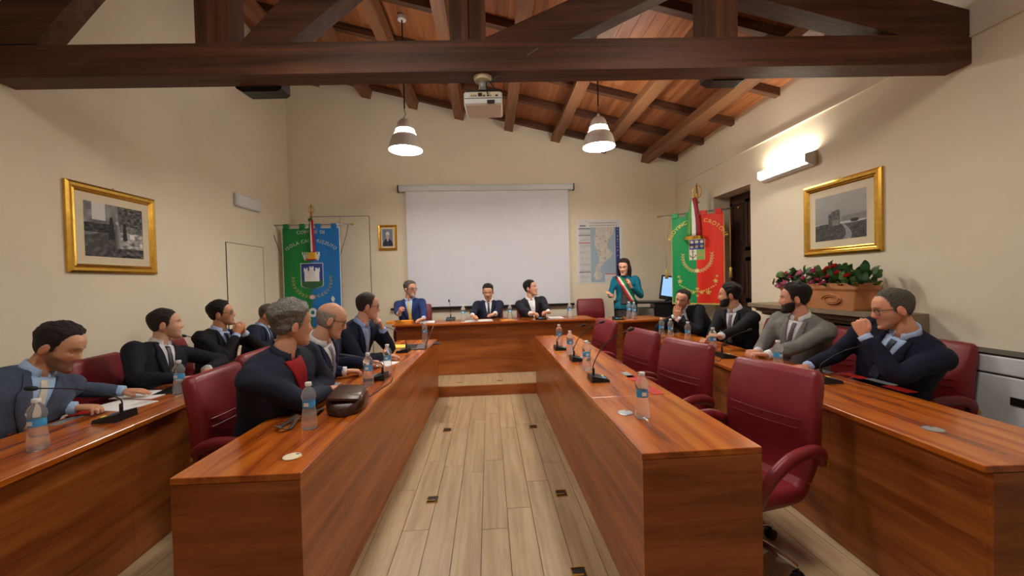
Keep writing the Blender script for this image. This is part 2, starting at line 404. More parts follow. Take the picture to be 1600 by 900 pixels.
# ---- doors and flush panels
d3 = struct('door_1', MB().box(XR+.27, XR+.33, DY0, DY1, 0, DZT), M['door'])
for k in range(2):
    y0 = DY0+.02+k*(DY1-DY0-.02)/2; y1 = y0+(DY1-DY0-.06)/2
    for z0, z1 in ((.2, 1.0), (1.1, 1.75), (1.85, 2.6)):
        mb = MB()
        for q in ((y0, y1, z0, z0+.05), (y0, y1, z1-.05, z1), (y0, y0+.05, z0, z1), (y1-.05, y1, z0, z1)): mb.box(XR+.255, XR+.272, *q)
        mb.box(XR+.262, XR+.272, y0+.09, y1-.09, z0+.09, z1-.09)
        mb.build('door_panel', M['door'], d3)
def flush_door(name, mb, lines):
    o = struct(name, mb, M['wall'])
    for l in lines: l.build('gap', M['strap'], o)
flush_door('door_2', MB().box(XL, XL+.008, 5.32, 6.15, .0, 2.09), [MB().box(XL+.001, XL+.0095, 5.315, 6.155, 2.09, 2.097), MB().box(XL+.001, XL+.0095, 6.15, 6.157, 0, 2.09), MB().box(XL+.001, XL+.0095, 5.313, 5.32, 0, 2.09)])
flush_door('door_3', MB().box(-3.10, -2.08, YB-.008, YB, DZ, 2.69), [MB().box(-3.10, -2.08, YB-.0095, YB-.001, 2.69, 2.698), MB().box(-2.08, -2.072, YB-.0095, YB-.001, DZ, 2.698), MB().box(-2.585, -2.58, YB-.0095, YB-.007, DZ, 2.69)])
# chimney breast mantel under the flowers (right wall)
mt = empty('mantel_shelf', (XR, 3.82, 0), 0, 'long carved stone mantel shelf under the flower box', 'mantel')
mb = MB()
prof = [(-.02, .98), (-.16, 1.01), (-.16, 1.035), (-.24, 1.055), (-.24, 1.08), (-.34, 1.11), (-.34, 1.15), (-.02, 1.15)]
MB().prism([(XR+x-XR, -.95, z) for x, z in prof], (0, 1.70, 0)).build('shelf', M['stone'], mt)
MB().box(-.10, -.002, -.85, .70, .002, .98).build('breast', M['stone'], mt)
# fan-coil cabinet on the right wall, near the camera
fc = empty('fan_coil_unit', (XR, 2.2, 0), 0, 'white fan coil cabinet with black slots behind the right front chair', 'air conditioner')
MB().box(-.22, -.002, -.75, .42, .1, .80, .008).build('cabinet', M['mattwhite'], fc)
MB().box(-.22, -.002, -.75, .42, .812, .925, .008).build('lid', M['mattwhite'], fc)
MB().box(-.2, -.002, -.74, .41, .80, .812).build('slot', M['black'], fc)
MB().box(-.21, -.002, -.745, .415, .925, .938).build('top_grille', M['black'], fc)
MB().box(-.226, -.219, -.4, .05, .63, .68).build('display', M['black'], fc)
MB().box(-.2, -.01, -.7, .38, .002, .1).build('plinth', M['black'], fc)

# ================================================================== DESKS
TABLES = {}
def desk(key, name, x0, y0, slope, length, width, side, label, joints, over=0.0, h=.76):
    """row desk: front panel on the aisle side (local x=0), top reaching 'width' towards the sitters (side=+1/-1)"""
    t = empty(name, (x0, y0, 0), -math.atan(slope), label, 'desk')
    cuts = [0]+joints+[length]; s = side
    X = lambda a, b: (min(a*s, b*s), max(a*s, b*s))
    for a, b in zip(cuts, cuts[1:]):
        MB().box(*X(-over, width), a+.0008, b-.0008, h-.028, h, .0025).build('worktop', M['top'], t)
        MB().box(*X(.002, .022), a+(.022 if a == 0 else .0008), b-(.022 if b == length else .0008), 0.004, h-.029).build('front_panel', M['panel'], t)
    for y in (0, length-.022):
        MB().box(*X(.002, width-.004 if y == 0 else width*.45), y, y+.022, .004, h-.029).build('end_panel', M['panelx'], t)
    for y in joints: MB().box(*X(.022, .13), y-.011, y+.011, .004, h-.029).build('support_panel', M['panelx'], t)
    MB().box(*X(.024, .04), .03, length-.03, 0, .03).build('plinth', M['black'], t)
    TABLES[key] = (Matrix.Translation((x0, y0, 0)) @ Matrix.Rotation(-math.atan(slope), 4, 'Z'), *X(-over, width), 0, length, h)
    return t
LIs, RIs = .0209, -.0096
deskLI = desk('LI', 'council_desk', -.7588+LIs*(1.5556-1.5), 1.5556, LIs, 3.5, .50, -1, 'long wooden desk on the left of the aisle with a bag on it', [1.55])
deskRI = desk('RI', 'council_desk', .619+RIs*(1.568-1.5), 1.568, RIs, 3.485, .527, 1, 'long wooden desk right of the aisle with empty red chairs behind', [.78, 2.1])
deskLO = desk('LO', 'council_desk', -1.93, .75, -.035, 4.25, .50, -1, 'long wooden desk along the left wall seats', [1.48, 2.9], .03)
deskRO = desk('RO', 'council_desk', 1.858, 1.324, .042, 3.62, .56, 1, 'long wooden desk along the right wall seats', [.73, 2.2], .03)
# cable grommets let into the tops
for i, (px, py) in enumerate(((456, 714), (977, 645), (1458, 671))):
    p = onZ(px, py, .76)
    g = empty('cable_grommet', (p.x, p.y, .76), 0, ['round brass coloured cable cover on the near left desk', 'round grey cable cover on the right aisle desk beside a bottle', 'round grey cable cover on the right wall desk'][i], 'cable cover')
    MB().lathe([(.041, .0002), (.041, .002), (.037, .003)], 24).build('rim', M['brass'] if i == 0 else M['steel'], g)
    MB().lathe([(.036, .0031), (.036, .0036)], 24).build('lid', M['ivory'] if i == 0 else M['plate'], g)
    MB().box(.008, .022, .018, .026, .0036, .0042).build('slot', M['black'], g)
# dais table
DT = .905
a = onZ(612, 508, DT); b = onZ(838, 500.5, DT); ang = math.atan2(b.y-a.y, b.x-a.x)
c = onZ(955, 499, DT); Ld = (c-a).length-.18
dt = empty('dais_table', (a.x, a.y, DZ), ang, 'raised wooden head table on the dais in front of the screen', 'table')
hd = DT-DZ
TABLES['D'] = (Matrix.Translation((a.x, a.y, 0)) @ Matrix.Rotation(ang, 4, 'Z'), 0, Ld, 0, .52, DT)
MB().box(0, Ld, 0, .52, hd-.03, hd, .003).build('worktop', M['topx'], dt)
MB().box(.06, Ld, .085, .105, .004, hd-.031).build('front_panel', M['panelx'], dt)
MB().box(.04, .06, .085, .22, .004, hd-.031).build('end_panel', M['panelx'], dt)
MB().box(Ld-.022, Ld, .11, .22, .004, hd-.031).build('end_panel', M['panelx'], dt)
for x in (Ld*.33, Ld*.66): MB().box(x, x+.02, .106, .2, .004, hd-.031).build('support_panel', M['panelx'], dt)
c0 = onZ(957, 502.5, DT); c1 = onZ(1047, 497, DT)
wa = math.atan2(c1.y-c0.y, c1.x-c0.x); Lw = (c1-c0).length
wg = empty('dais_table', (c0.x, c0.y, DZ), wa, 'side wing of the head table where the woman stands', 'table')
MB().box(.0, Lw, 0, .50, hd-.03, hd, .003).build('worktop', M['topx'], wg)
MB().box(.02, .17, .02, .04, .004, hd-.031).build('front_panel', M['panelx'], wg)
MB().box(.17, Lw-.02, .16, .18, .004, hd-.031).build('back_panel', M['panelx'], wg)
MB().box(Lw-.04, Lw-.02, .02, .5, .004, hd-.031).build('end_panel', M['panelx'], wg)
MB().box(.02, .04, .041, .5, .004, hd-.031).build('end_panel', M['panelx'], wg)

# ================================================================== CHAIRS
def sweep(path, w, th, rr=.03, n=4, ends=(1, 1), bow=None):
    """rounded-rectangle section (half-width w along x) swept along a path in the yz-plane, thickness along the path normal"""
    path = bez(path, 5); m = len(path); rings = []
    for i, p in enumerate(path):
        t = (path[min(i+1, m-1)]-path[max(i-1, 0)]).normalized(); nrm = V((0, -t.z, t.y))
        k = i/(m-1); wk = w(k) if callable(w) else w; tk = th(k) if callable(th) else th
        for e, kk in ((ends[0], k), (ends[1], 1-k)):
            if e and kk < .06: q = math.sqrt(max(.0, 1-(1-kk/.06)**2)); tk *= .35+.65*q; wk -= .02*(1-q)
        ring = []
        for x, y in rrect(wk, tk, min(rr, tk*.95), n):
            b_ = (bow(k)*(x/wk)**2 if bow else 0)
            ring.append(p+V((x, 0, 0))+nrm*(y+b_))
        rings.append(ring)
    return MB().loft(rings)
def make_chair():
    t = empty('executive_chair')
    back = [(0, -.236, .436), (0, -.262, .55), (0, -.262, .72), (0, -.285, .86), (0, -.322, 1.0)]
    sweep(back, lambda k: .225+.025*ss(0, .4, k)-.012*ss(.8, 1, k), lambda k: .036+.012*math.sin(PI*min(1, k*1.1)), .03, 4, (0, 1), lambda k: .028).build('backrest', M['leather'], t, True, 50)
    for z, yy in ((.70, -.262), (.745, -.2655)):
        MB().tube([(x, yy-.0485+.028*(x/.24)**2*-1+.0005, z) for x in [(-.2+.04*i) for i in range(11)]], .0022, 5).build('stitching', M['leather_seam'], t)
        MB().tube([(x, yy+.0485-.028*(x/.24)**2, z) for x in [(-.2+.04*i) for i in range(11)]], .0022, 5).build('stitching', M['leather_seam'], t)
    seat = [(0, .275, .365), (0, .235, .402), (0, .08, .398), (0, -.10, .384), (0, -.19, .388), (0, -.234, .436)]
    sweep(seat, lambda k: .235, lambda k: .046, .035, 4, (1, 0)).build('seat', M['leather'], t, True, 50)
    for s in (-1, 1):
        # piping along the boxed edge of the backrest
        MB().tube([(s*(.212+.025*ss(.5, .7, z)), y-.04, z) for y, z in ((-.25, .56), (-.266, .64), (-.264, .74), (-.287, .87), (-.316, .975))], .0035, 6).build('piping', M['leather_seam'], t)
        arm = bez([(s*.268, -.285, .54), (s*.278, -.262, .60), (s*.29, -.16, .635), (s*.294, -.02, .625), (s*.292, .10, .57), (s*.278, .165, .48), (s*.25, .17, .39)], 5)
        a_ = MB().tube(arm, [.026+.01*math.sin(PI*i/(len(arm)-1)) for i in range(len(arm))], 10, flat=.72).build('armrest', M['leather'], t, True)
        MB().lathe([(.013, 0), (.013, .008), (.008, .012)], 12).xf(Matrix.Translation((s*.29, -.288, .555)) @ Matrix.Rotation(rad(90*s), 4, 'Y')).build('screw_cap', M['brass'], a_, True, 40)
    MB().box(-.11, .11, -.1, .13, .305, .345, .008).build('mechanism', M['black'], t)
    MB().lathe([(.032, .13), (.032, .26), (.022, .262), (.022, .31)], 14).build('gas_lift', M['black'], t, True, 40)
    for k in range(5):
        a_ = rad(126+72*k); c_, s_ = math.cos(a_), math.sin(a_)
        path = [(c_*r_, s_*r_, z) for r_, z in ((.02, .125), (.1, .128), (.2, .108), (.285, .078))]
        lg = MB().tube(path, [.03, .026, .021, .016], 8, flat=.75).build('leg', M['chrome'], t, True)
        cs = MB(); cx, cy = c_*.285, s_*.285
        for q in (-1, 1):
            Mx = Matrix.Translation((cx, cy, .028)) @ Matrix.Rotation(a_, 4, 'Z') @ Matrix.Translation((0, q*.014, 0)) @ Matrix.Rotation(PI/2, 4, 'X')
            cs.add([Mx @ p for p in MB().lathe([(.02, -.008), (.028, -.006), (.028, .006), (.02, .008)], 14).v], MB().lathe([(.02, -.008), (.028, -.006), (.028, .006), (.02, .008)], 14).f)
        cs.tube([(cx, cy, .028), (cx, cy, .072)], .008, 6)
        cs.build('caster', M['black'], lg, True, 40)
    return t
chair0 = make_chair(); chair_used = [False]
def chair(x, y, heading, label, z=0, group='burgundy leather chairs'):
    o = chair0 if not chair_used[0] else copy_tree(chair0)
    chair_used[0] = True
    o.location = (x, y, z); o.rotation_euler = (0, 0, rad(heading-90)); tag(o, label, 'chair', group); return o
def chair_px(a, b, fsign, label, zt=.985):
    """chair whose backrest's top corners show at pixels a and b; fsign: +1 faces +x, -1 faces -x"""
    p, q = onZ(*a, zt), onZ(*b, zt); mid = (p+q)/2; d = (q-p); f = V((-d.y, d.x, 0)).normalized()
    if f.x*fsign < 0: f = -f
    o = mid+f*.318; return chair(o.x, o.y, math.degrees(math.atan2(f.y, f.x)), label)
chair_px((1143, 557), (1287, 585), -1, 'large empty burgundy chair nearest the camera behind the right aisle desk')
chair_px((1037, 527.6), (1111, 541), -1, 'empty burgundy chair second from the camera behind the right aisle desk')
chair_px((985, 512.5), (1022, 520), -1, 'empty burgundy chair third from the camera behind the right aisle desk')
chair_px((932, 497.4), (962, 503.5), -1, 'empty burgundy chair at the far end of the right aisle desk')

# ================================================================== SMALL THINGS ON THE DESKS
def make_bottle():
    t = empty('water_bottle')
    prof = [(.024, 0), (.034, .004), (.0375, .018), (.0365, .05), (.033, .085), (.0295, .112), (.0295, .15), (.033, .158), (.035, .17), (.0335, .184), (.026, .202), (.016, .214), (.0135, .219), (.0135, .226)]
    MB().lathe(prof, 20).build('body', M['bottle'], t, True)
    MB().lathe([(.0302, .114), (.0302, .149)], 20, cap=False).build('paper_label', M['water_label'], t, True)
    MB().box(-.012, .012, -.0306, -.0302, .122, .141).build('label_panel', M['white'], t)
    MB().lathe([(.0155, .222), (.0158, .224), (.0158, .238), (.0145, .240)], 16).build('cap', M['white'], t, True, 40)
    return t
bot0 = make_bottle(); bot_used = [False]
def bottle(px, py, label, z=.76, s=1.0, rz=0):
    p = onZ(px, py, z); o = bot0 if not bot_used[0] else copy_tree(bot0)
    bot_used[0] = True
    o.location = (p.x, p.y, z+.0005); o.rotation_euler = (0, 0, rz); o.scale = (s, s, s); tag(o, label, 'bottle', 'plastic water bottles'); return o
for px, py, lb in ((60, 703, 'clear water bottle on the left wall desk, nearest the camera'), (281, 617, 'water bottle on the left wall desk in front of the dark-tied man'),
    (484, 670, 'clear water bottle on the left aisle desk beside the brown bag'), (576, 603, 'water bottle on the left aisle desk in front of the microphone'),
    (606, 584, 'water bottle on the left aisle desk behind the microphone cable'), (664, 534, 'water bottle at the far end of the left aisle desk by the laptop'),
    (1004, 653, 'full water bottle on the right aisle desk nearest the camera'), (917, 579, 'water bottle on the right aisle desk beside the nearest microphone'),
    (891, 556, 'water bottle on the right aisle desk, third from the camera'), (874, 541, 'water bottle at the far end of the right aisle desk'),
    (1034, 528, 'water bottle on the right wall desk, leftmost of a pair'), (1048, 530, 'water bottle on the right wall desk, right one of a pair'),
    (1075, 537, 'water bottle half hidden in front of clasped hands'), (1114, 551, 'water bottle on the right wall desk behind a microphone'), (1216, 582, 'water bottle in front of the man in grey')):
    bottle(px, py, lb)
for px, py, lb in ((644, 501, 'water bottle in front of the man with the yellow tie'), (724, 501.5, 'water bottle left of the writing man at the head table'), (797, 499.5, 'water bottle between two men at the head table'),
    (890, 497, 'water bottle at the right end of the head table'), (983, 497, 'water bottle in front of the standing woman'), (991, 498.5, 'second water bottle in front of the standing woman, at her left side')):
    bottle(px, py, lb, DT)
def mic(px, py, off, label, z=.76, rz=0, s=1.0, lbl_cable=None):
    p = onZ(px, py, z); t = empty('desk_microphone', (p.x, p.y, z), rz, label, 'microphone', 'gooseneck desk microphones')
    mb = MB().prism([(-.065, -.06, .0005), (.065, -.06, .0005), (.065, -.06, .02), (-.065, -.06, .02)], (0, 0, 0))
    mb = MB(); vs = [(-.07, -.065, .0005), (.07, -.065, .0005), (.07, .065, .0005), (-.07, .065, .0005), (-.066, -.06, .018), (.066, -.06, .018), (.066, .062, .045), (-.066, .062, .045)]
    mb.add(vs, [(3, 2, 1, 0), (4, 5, 6, 7), (0, 1, 5, 4), (1, 2, 6, 5), (2, 3, 7, 6), (3, 0, 4, 7)])
    mb.build('base', M['black'], t)
    MB().add([(-.05, -.045, .0222), (-.005, -.045, .0222), (-.005, -.02, .0278), (-.05, -.02, .0278)], [(0, 1, 2, 3)]).xf(Matrix.Translation((0, 0, .0008))).build('display', M['water_label'], t)
    MB().box(.01, .04, -.046, -.03, .0235, .0265).build('button', M['yellow'], t)
    R = Matrix.Rotation(-rz, 3, 'Z'); e = R @ V(off)
    st = V((0, .035, .04))
    path = bez([st, st+V((0, 0, .07)), st+V((e.x*.25, e.y*.25, e.z*.62)), st+V((e.x*.6, e.y*.6, e.z*.86)), st+e], 6)
    MB().lathe([(.009, 0), (.009, .045), (.006, .05)], 10, st).build('socket', M['black'], t, True, 40)
    MB().tube(path, .0035, 6).build('gooseneck', M['black'], t, True)
    d = (path[-1]-path[-3]).normalized()
    MB().tube([path[-1]-d*.002, path[-1]+d*.004, path[-1]+d*.02, path[-1]+d*.04, path[-1]+d*.047], [.005, .011, .013, .011, .004], 10).build('windscreen', M['darkrub'], t, True)
    return t
HP = PI/2
mic(935, 594, (.27, .02, .31), 'black gooseneck microphone nearest the camera on the right aisle desk', rz=HP)
mic(903, 563, (.25, .02, .29), 'black gooseneck microphone second on the right aisle desk', rz=HP)
mic(876, 546, (.27, .02, .20), 'black gooseneck microphone farthest on the right aisle desk', rz=HP)
mic(591, 592, (-.26, -.06, .16), 'black gooseneck microphone on the left aisle desk by papers', rz=-HP)
mic(630, 550, (-.24, -.1, .26), 'black gooseneck microphone in front of the laptop', rz=-HP)
mic(180, 655, (-.22, -.20, .20), 'black gooseneck microphone before the man in the grey-blue suit', rz=-HP)
mic(352, 571, (-.3, -.1, .26), 'black gooseneck microphone before the dark-tied man', rz=-HP)
mic(1134, 558, (.26, .02, .19), 'black gooseneck microphone before the man in the grey suit', rz=HP)
mic(1290, 596, (.25, -.05, .20), 'black gooseneck microphone with a blue lit base before the man in glasses', rz=HP)
mic(704, 500.5, (-.02, .05, .24), 'gooseneck microphone on the head table beside the yellow-tied man', DT)
mic(846, 499, (.06, .1, .02), 'low black microphone unit at the head table under clasped hands', DT, rz=.2)
mic(966, 499.5, (.1, .12, .05), 'low black microphone unit on the table wing', DT)
def cable(pts, label, z=.7605, r=.0028):
    P = [onZ(px, py, z) for px, py in pts]
    return tag(MB().tube(bez(P, 6), r, 5).xf(Matrix.Translation((0, 0, r))).build('cable', M['cardb'], None, True), label, 'cable')
cable([(598, 592), (612, 588), (611, 597), (598, 606), (580, 618), (568, 626), (560, 632)], 'thin black cable running from the left microphone to the bag')
cable([(1128, 560), (1122, 565), (1118, 560)], 'short cable end at the right microphone')
# name plates and red cards
def flat(name, px, py, w, d, mat, label, cat, rz=0, z=.76, th=.003, group=None):
    p = onZ(px, py, z); o = MB().box(-w/2, w/2, -d/2, d/2, .0004, th).build(name, mat)
    o.location = (p.x, p.y, z); o.rotation_euler = (0, 0, rz); tag(o, label, cat, group); return o
for px, py, lb in ((981, 586, 'silver name plate on the right aisle desk'), (521, 603, 'silver name plate on the left aisle desk beside the bag'), (499, 621, 'silver name plate behind the bottle by the bag'),
    (104, 657, 'silver name plate in front of the grey-blue suited man'), (1376, 597, 'silver name plate before the man with glasses on the right'), (1283, 579, 'silver name plate near the right man resting hand'), (917, 535, 'pale name plate far on the right aisle desk')):
    flat('name_plate', px, py, .055, .17, M['plate'], lb, 'name plate', group='name plates')
for px, py, lb in ((1021, 611, 'red card on the right aisle desk behind the nearest bottle'), (990, 591, 'red card on the right aisle desk by the name plate'), (508, 612, 'red card on the left aisle desk under folded arms'),
    (28, 672, 'red card at the left edge of the left wall desk'), (131, 645, 'red card under the writing hand'), (1336, 588, 'red card before the man with glasses'), (1405, 608, 'red card next to the silver plate on the right wall desk')):
    flat('red_card', px, py, .075, .15, M['red'], lb, 'card', group='red cards')
def sheets(px, py, label, w=.21, d=.297, rz=0, z=.76, mat='paper', th=.004, cat='paper', name='paper_sheet'):
    return flat(name, px, py, w, d, M[mat], label, cat, rz, z, th)
sheets(190, 634, 'white sheet under the writing hand on the left wall desk', rz=1.35)
sheets(226, 617, 'second white sheet beside the left wall bottle', rz=1.45)
sheets(592, 569, 'stack of white papers on the left aisle desk', rz=1.3, th=.005)
sheets(632, 541, 'pale yellow paper pad behind the laptop', rz=1.5, mat='yellow')
flat('document_tray', 285, 607, .22, .3, M['black'], 'black folder in front of the dark-tied man', 'folder', .2, th=.005)
sheets(668, 503, 'white paper before the man with the yellow tie', rz=.1, z=DT)
sheets(748, 501, 'white papers under the writing man hands', rz=.05, z=DT, w=.42)
sheets(868, 496, 'white paper before the man in the open collar', rz=0, z=DT)
flat('folder', 625, 504.5, .36, .24, M['orange'], 'orange folder at the left end of the head table', 'folder', .05, DT, .03)
flat('folder', 792, 499.5, .2, .25, M['orange'], 'orange folder in the middle of the head table', 'folder', .1, DT, .004)
flat('mobile_phone', 683, 537, .075, .15, M['black'], 'dark phone lying at the far end of the left aisle desk', 'phone', .1, .76, .009)
# leather shoulder bag on the left aisle desk
bp = onZ(527, 640, .76); bp.x = -.852; bg = empty('shoulder_bag', (bp.x, bp.y, .76), rad(8), 'brown leather shoulder bag lying on the left aisle desk', 'bag')
rings = []
for i in range(13):
    k = i/12; y = -.15+.36*k; w_ = .105*(1-.9*abs(2*k-1)**5); h_ = .045*(1-.8*abs(2*k-1)**4)*(1+.15*math.sin(5*k))
    rings.append([V((x, y, h_+.002+z)) for x, z in rrect(w_, h_, min(.03, h_*.9), 4)])
bb = MB().loft(rings).build('body', M['bag'], bg, True, 60)
rings = []
for i in range(9):
    k = i/8; y = -.12+.30*k; w_ = .1
    rings.append([V((x, y, .094+.008*math.sin(PI*k)+z+.012*(-x/.1 if x > 0 else -x/.2))) for x, z in rrect(.085, .006, .005, 2)])
MB().loft(rings).build('flap', M['bag'], bg, True, 60)
MB().box(.05, .07, -.01, .02, .085, .1, .003).build('buckle', M['brass'], bg)
R_ = Matrix.Rotation(-rad(8), 3, 'Z')
sp = [R_ @ (onZ(px, py, .76)-bp) for px, py in ((505, 640), (490, 652), (474, 654), (464, 662), (452, 672), (433, 676), (441, 667), (466, 656))]
MB().tube(bez([V((p.x, p.y, .008+.02*(i % 2))) for i, p in enumerate(sp)], 5), .014, 6, flat=.25).build('strap', M['strap'], bg, True)
# laptop
lp = onZ(649, 543, .76); lt = empty('laptop', (lp.x, lp.y, .76), rad(96), 'open grey laptop near the far end of the left aisle desk', 'laptop')
MB().box(-.165, .165, -.115, .115, .001, .016, .004).build('keyboard_deck', M['laptop'], lt)
MB().box(-.15, .15, -.02, .095, .0162, .0172).build('keys', M['black'], lt)
lid = MB().box(-.165, .165, -.004, .004, 0, .225, .003); lid.xf(Matrix.Translation((0, -.112, .016)) @ Matrix.Rotation(rad(24), 4, 'X')).build('lid', M['laptop'], lt)
sc_ = MB().box(-.15, .15, .0042, .005, .012, .212); sc_.xf(Matrix.Translation((0, -.112, .016)) @ Matrix.Rotation(rad(24), 4, 'X')).build('display', M['black'], lt)

# ================================================================== PEOPLE
HT_W = [(-.122, .012), (-.118, .024), (-.108, .036), (-.09, .047), (-.07, .055), (-.045, .0635), (-.02, .069), (.0, .0715), (.03, .0745), (.06, .0735), (.085, .066), (.1, .055), (.11, .042), (.117, .024), (.1195, .008)]
HT_F = [(-.122, .072), (-.118, .083), (-.108, .089), (-.09, .089), (-.075, .086), (-.05, .087), (-.02, .088), (0, .087), (.02, .091), (.04, .091), (.065, .083), (.085, .066), (.1, .045), (.11, .024), (.117, .0), (.1195, -.012)]
HT_B = [(-.122, .05), (-.118, .036), (-.108, .012), (-.09, -.018), (-.07, -.05), (-.05, -.072), (-.02, -.092), (0, -.1), (.03, -.106), (.06, -.102), (.085, -.087), (.1, -.068), (.11, -.05), (.117, -.033), (.1195, -.024)]
NS, NA = 62, 64
def _g(x, s): return math.exp(-(x/s)**2)
def head_grid(jaw=1.0, nose=1.0, wide=1.0):
    """head-space grid (x right, y forward, z up; chin -.122, crown .1195, eyes at z=0)"""
    zs = [-.122+.2415*(.5-.5*math.cos(PI*(i/(NS-1))**.95)) for i in range(NS)]
    rows = []
    for z in zs:
        w_, f_, b_ = interp(HT_W, z)*wide, interp(HT_F, z), interp(HT_B, z)
        if z < -.03: w_ *= lerp(1, jaw, min(1, (-.03-z)/.04))
        yc, dep = (f_+b_)/2, (f_-b_)/2; row = []
        for j in range(NA):
            a = 2*PI*j/NA-PI/2                    # j=0 at the back, NA/2 at the front
            a2 = a+.32*math.cos(a)*(1 if math.sin(a) > 0 else 0)*0
            e = .86
            cx, sy = math.cos(a2), math.sin(a2)
            x = w_*math.copysign(abs(cx)**e, cx); y = yc+dep*math.copysign(abs(sy)**(.92), sy)
            if sy > 0.1:
                ax = abs(x); d = 0
                if -.052 < z < .03:
                    t = (.03-z)/.062
                    A_ = .004+.022*min(1, t)**1.3 if z > -.032 else .026*max(0, (z+.052)/.02)
                    d += nose*A_*_g(x, .0075+.0065*max(0, min(1, t)))
                d += nose*.006*_g(ax-.013, .006)*_g(z+.038, .008)
                d -= .0105*_g(ax-.031, .015)*_g(z-.002, .012)
                d += .0045*_g(ax-.028, .022)*_g(z-.024, .008)
                d += .004*_g(ax-.046, .018)*_g(z+.022, .018)
                d -= .003*_g(ax-.036, .014)*_g(z+.062, .02)
                d += .0055*_g(x, .021)*(_g(z+.066, .0048)+1.1*_g(z+.078, .0052))-.004*_g(x, .026)*_g(z+.072, .0025)
                d -= .003*_g(x, .02)*_g(z+.09, .006)
                d += .005*_g(x, .018)*_g(z+.108, .012)
                y += d*min(1, (sy-.1)*4)
            row.append(V((x, y, z)))
        rows.append(row)
    return rows
HEAD0 = head_grid()
def hairline(style):
    """z of the hairline as a function of y (forward) and |x|"""
    front = {'full': .081, 'recede': .094, 'fringe': .074, 'bald': .2, 'thin': .105}[style]
    def f(x, y):
        ax = abs(x)
        tb = [(-.11, -.072), (-.06, -.062), (-.03, -.03), (-.008, -.002), (.012, -.024), (.025, .0), (.034, .036), (.046, .064), (.062, front), (.085, front+.004)]
        if style == 'recede': tb[5:] = [(.022, .005), (.03, .05), (.042, .082), (.06, front+.01), (.085, front+.012)]
        if style == 'thin': tb[5:] = [(.02, .005), (.028, .06), (.04, .096), (.06, front+.02), (.085, front+.02)]
        z = interp(tb, y)
        if style in ('recede', 'thin') and y > .03 and ax < .03: z -= .014*(1-ax/.03)
        return z
    return f
def bald_mask(p):
    """hair only round the back and sides"""
    return min(ss(-.065, -.05, p.z), 1)*(1-ss(.02, .055, p.z))*(1-ss(-.005, .025, p.y))
def remesh(mb, vox, smooth=3, mat=None, name='x'):
    me = mb.mesh(name); o = bpy.data.objects.new(name, me); COL.objects.link(o)
    r = o.modifiers.new('r', 'REMESH'); r.mode = 'VOXEL'; r.voxel_size = vox
    if smooth: s_ = o.modifiers.new('s', 'SMOOTH'); s_.factor = .5; s_.iterations = smooth
    dg = bpy.context.evaluated_depsgraph_get(); m2 = bpy.data.meshes.new_from_object(o.evaluated_get(dg))
    bpy.data.objects.remove(o); bpy.data.meshes.remove(me)
    return m2
def ell(c, ax, ay, rx, ry, n=20, e=1.0):
    return [c+ax*(rx*math.copysign(abs(math.cos(2*PI*k/n))**e, math.cos(2*PI*k/n)))+ay*(ry*math.copysign(abs(math.sin(2*PI*k/n))**e, math.sin(2*PI*k/n))) for k in range(n)]
def hand_mb(wr, d, back, side, curl=.5, thumb=.5, s=1.0, spread=1.0):
    """hand from wrist wr pointing along d; 'back' is the direction the back of the hand faces; side=+1 right hand"""
    d = V(d).normalized(); back = V(back); back = (back-d*back.dot(d)).normalized(); ac = d.cross(back)   # ac: across
    # for a right hand with the back up and pointing forward, the thumb lies on the left
    tside = -ac if side > 0 else ac
    mb = MB(); P = lambda x, y, z: wr+(tside*x+d*y+back*z)*s
    rings = []
    for y, w_, h_, xo in ((-.03, .025, .020, 0), (0, .026, .018, 0), (.03, .036, .017, .002), (.06, .041, .015, .001), (.088, .040, .012, 0), (.095, .036, .008, 0)):
        rings.append(ell(P(xo, y, 0), tside*s, back*s, w_, h_, 14, .85))
    mb.loft(rings)
    for x, y0, L, r, ca in ((.031, .088, .070, .0088, 0), (.0105, .093, .079, .0092, .03), (-.0105, .091, .073, .0088, .06), (-.031, .084, .058, .0078, .1)):
        p = V((x, y0-.012, 0)); a = 0; pts = [p.copy()]; sp = (x*2.2)*spread
        for seg, (fr, cu) in enumerate(((.46, .75), (.3, 1.05), (.24, .7))):
            a += (curl+ca)*cu
            p = p+V((sp*L*fr*math.cos(a), L*fr*math.cos(a), -L*fr*math.sin(a))); pts.append(p.copy())
        full = []
        for i in range(3): full += [pts[i], (pts[i]+pts[i+1])/2]
        full.append(pts[3]); full.append(pts[3]+(pts[3]-pts[2]).normalized()*.004)
        mb.tube([P(*q) for q in full], [r*s*k for k in (1, .98, 1.0, .93, .95, .88, .75, .35)], 9)
    tp = [V((.022, .012, -.004)), V((.040, .036, -.008)), V((.052-.012*thumb, .062, -.012-.01*thumb)), V((.055-.026*thumb, .086, -.016-.014*thumb)), V((.055-.03*thumb, .092, -.017-.015*thumb))]
    mb.tube([P(*q) for q in tp], [.013*s, .0125*s, .0105*s, .0088*s, .004*s], 9)
    return mb
def ik(sh, wr, l1, l2, pole):
    d = wr-sh; L = min(d.length, (l1+l2)*.995); dn = d.normalized(); wr = sh+dn*L
    a = (l1*l1-l2*l2+L*L)/(2*L); h = math.sqrt(max(0, l1*l1-a*a))
    pl = V(pole); pl = (pl-dn*pl.dot(dn)).normalized()
    return sh+dn*a+pl*h, wr
FAB = {}
def fabric(col, name='suit', rough=.8, bump=.25):
    k = (name, col)
    if k not in FAB: FAB[k] = plain('%s_fabric' % name, S(*col), rough, bump=bump, bscale=420, var=.12, vscale=14, spec=.25)
    return FAB[k]
